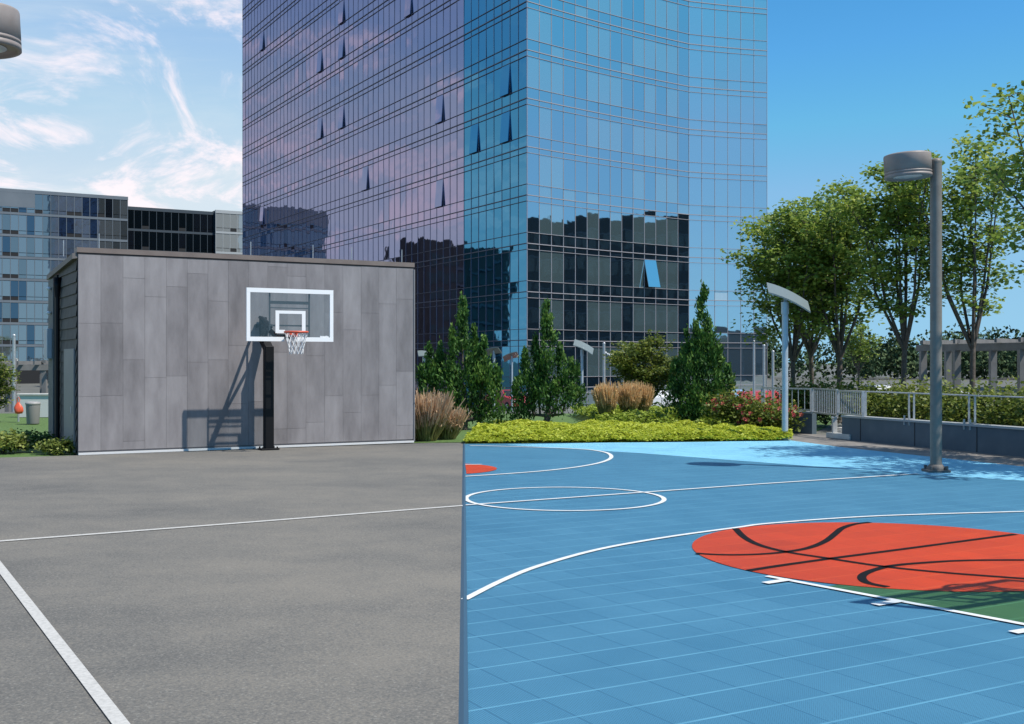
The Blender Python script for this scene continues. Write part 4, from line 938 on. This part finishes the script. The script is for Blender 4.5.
# ------------------------------------------------------------------ light, sky, camera
Ld = Vector((-.585,.285,-1)).normalized(); el = math.asin(-Ld.z); az = math.atan2(-Ld.x, -Ld.y)
sun = bpy.data.lights.new('sun', 'SUN'); sun.energy = 5.0; sun.angle = R(.5); sun.color = (1,.945,.86)
so = bpy.data.objects.new('sun', sun); COL.objects.link(so); so.rotation_euler = Ld.to_track_quat('-Z','Y').to_euler(); so.location = (30,-20,60)
W = bpy.data.worlds.new('World'); S.world = W; W.use_nodes = True; nt = W.node_tree; N, L = nt.nodes, nt.links; bg = N['Background']
sky = N.new('ShaderNodeTexSky'); sky.sky_type = 'NISHITA'; sky.sun_disc = False; sky.sun_elevation = el; sky.sun_rotation = az
sky.air_density = 1.0; sky.dust_density = .1; sky.ozone_density = 3.0
SKYK = .13; bg.inputs['Strength'].default_value = SKYK
tc = N.new('ShaderNodeTexCoord'); sx = N.new('ShaderNodeSeparateXYZ'); L.new(tc.outputs['Generated'], sx.inputs[0])
def Mt(op, a, b=None, c=None):
    q = N.new('ShaderNodeMath'); q.operation = op
    for i, x in enumerate((a,b,c)):
        if x is None: continue
        if hasattr(x,'links'): L.new(x, q.inputs[i])
        else: q.inputs[i].default_value = x
    return q.outputs[0]
def ramp(f, a, b, lo=0., hi=1.):
    q = N.new('ShaderNodeMapRange'); q.interpolation_type = 'SMOOTHSTEP'; L.new(f, q.inputs[0])
    for i, x in enumerate((a,b,lo,hi)): q.inputs[i+1].default_value = x
    return q.outputs[0]
X, Y, Z = sx.outputs
west = Mt('MULTIPLY', ramp(X, .10, -.20), ramp(Y, -.25, .1))                                        # cloud bank lies to the west, the east is clear
zc = Mt('ADD', Mt('MAXIMUM', Z, 0.), .16); px_, py_ = Mt('DIVIDE', X, zc), Mt('DIVIDE', Y, zc)
cv = N.new('ShaderNodeCombineXYZ'); L.new(px_, cv.inputs[0]); L.new(py_, cv.inputs[1])
def wn(scale, det, rot, sc, off, dist=0.):
    mp = N.new('ShaderNodeMapping'); mp.inputs['Rotation'].default_value = (0,0,rot); mp.inputs['Scale'].default_value = sc; mp.inputs['Location'].default_value = off
    n = N.new('ShaderNodeTexNoise'); n.inputs['Scale'].default_value = scale; n.inputs['Detail'].default_value = det; n.inputs['Roughness'].default_value = .64; n.inputs['Distortion'].default_value = dist
    L.new(cv.outputs[0], mp.inputs[0]); L.new(mp.outputs[0], n.inputs['Vector']); return n.outputs['Fac']
puff = ramp(wn(2.7, 12, R(62), (1,.62,1), (1.3,4.2,0), .9), .47, .63)
veil = ramp(wn(.9, 7, R(-18), (.55,1.5,1), (7.3,2.2,0), .6), .36, .70)
low = ramp(Z, .30, .10)
haze_f = Mt('MULTIPLY', west, Mt('MINIMUM', Mt('ADD', Mt('ADD', Mt('MULTIPLY', veil, .40), .38), Mt('MULTIPLY', low, .42)), .95))
puff_f = Mt('MULTIPLY', west, Mt('MULTIPLY', puff, .78))
def mix(f, a, col):
    q = N.new('ShaderNodeMixRGB'); L.new(f, q.inputs[0]); L.new(a, q.inputs[1])
    q.inputs[2].default_value = (*[c/SKYK for c in col], 1); return q.outputs[0]
hs = N.new('ShaderNodeHueSaturation'); hs.inputs['Saturation'].default_value = 1.22; hs.inputs['Value'].default_value = 1.0
tn = N.new('ShaderNodeMixRGB'); tn.blend_type = 'MULTIPLY'; tn.inputs[0].default_value = 1; tn.inputs[2].default_value = (.86,1.06,1.10,1); L.new(sky.outputs[0], tn.inputs[1]); L.new(tn.outputs[0], hs.inputs['Color'])
dk = N.new('ShaderNodeMixRGB'); dk.blend_type = 'DARKEN'; dk.inputs[0].default_value = 1; dk.inputs[2].default_value = (.20/SKYK,.43/SKYK,.70/SKYK,1); L.new(hs.outputs[0], dk.inputs[1])
c0 = mix(ramp(Z, .20, -.02, 0., .92), dk.outputs[0], (.29,.55,.74)); c1 = mix(haze_f, c0, (.62,.71,.78)); c2 = mix(puff_f, c1, (.98,.86,.89)); L.new(c2, bg.inputs[0])

cam = bpy.data.cameras.new('camera'); cam.sensor_width = 36; cam.lens = F/1024*36; cam.clip_start = .1; cam.clip_end = 6000
co = bpy.data.objects.new('camera', cam); COL.objects.link(co); co.location = (0,0,H); co.rotation_euler = (R(90),0,0); S.camera = co
vs = S.view_settings; vs.view_transform = 'Standard'; vs.look = 'None'; vs.exposure = .2; vs.gamma = 1; vs.use_curve_mapping = False
S.cycles.max_bounces = 6; S.cycles.transparent_max_bounces = 12; S.cycles.use_denoising = True
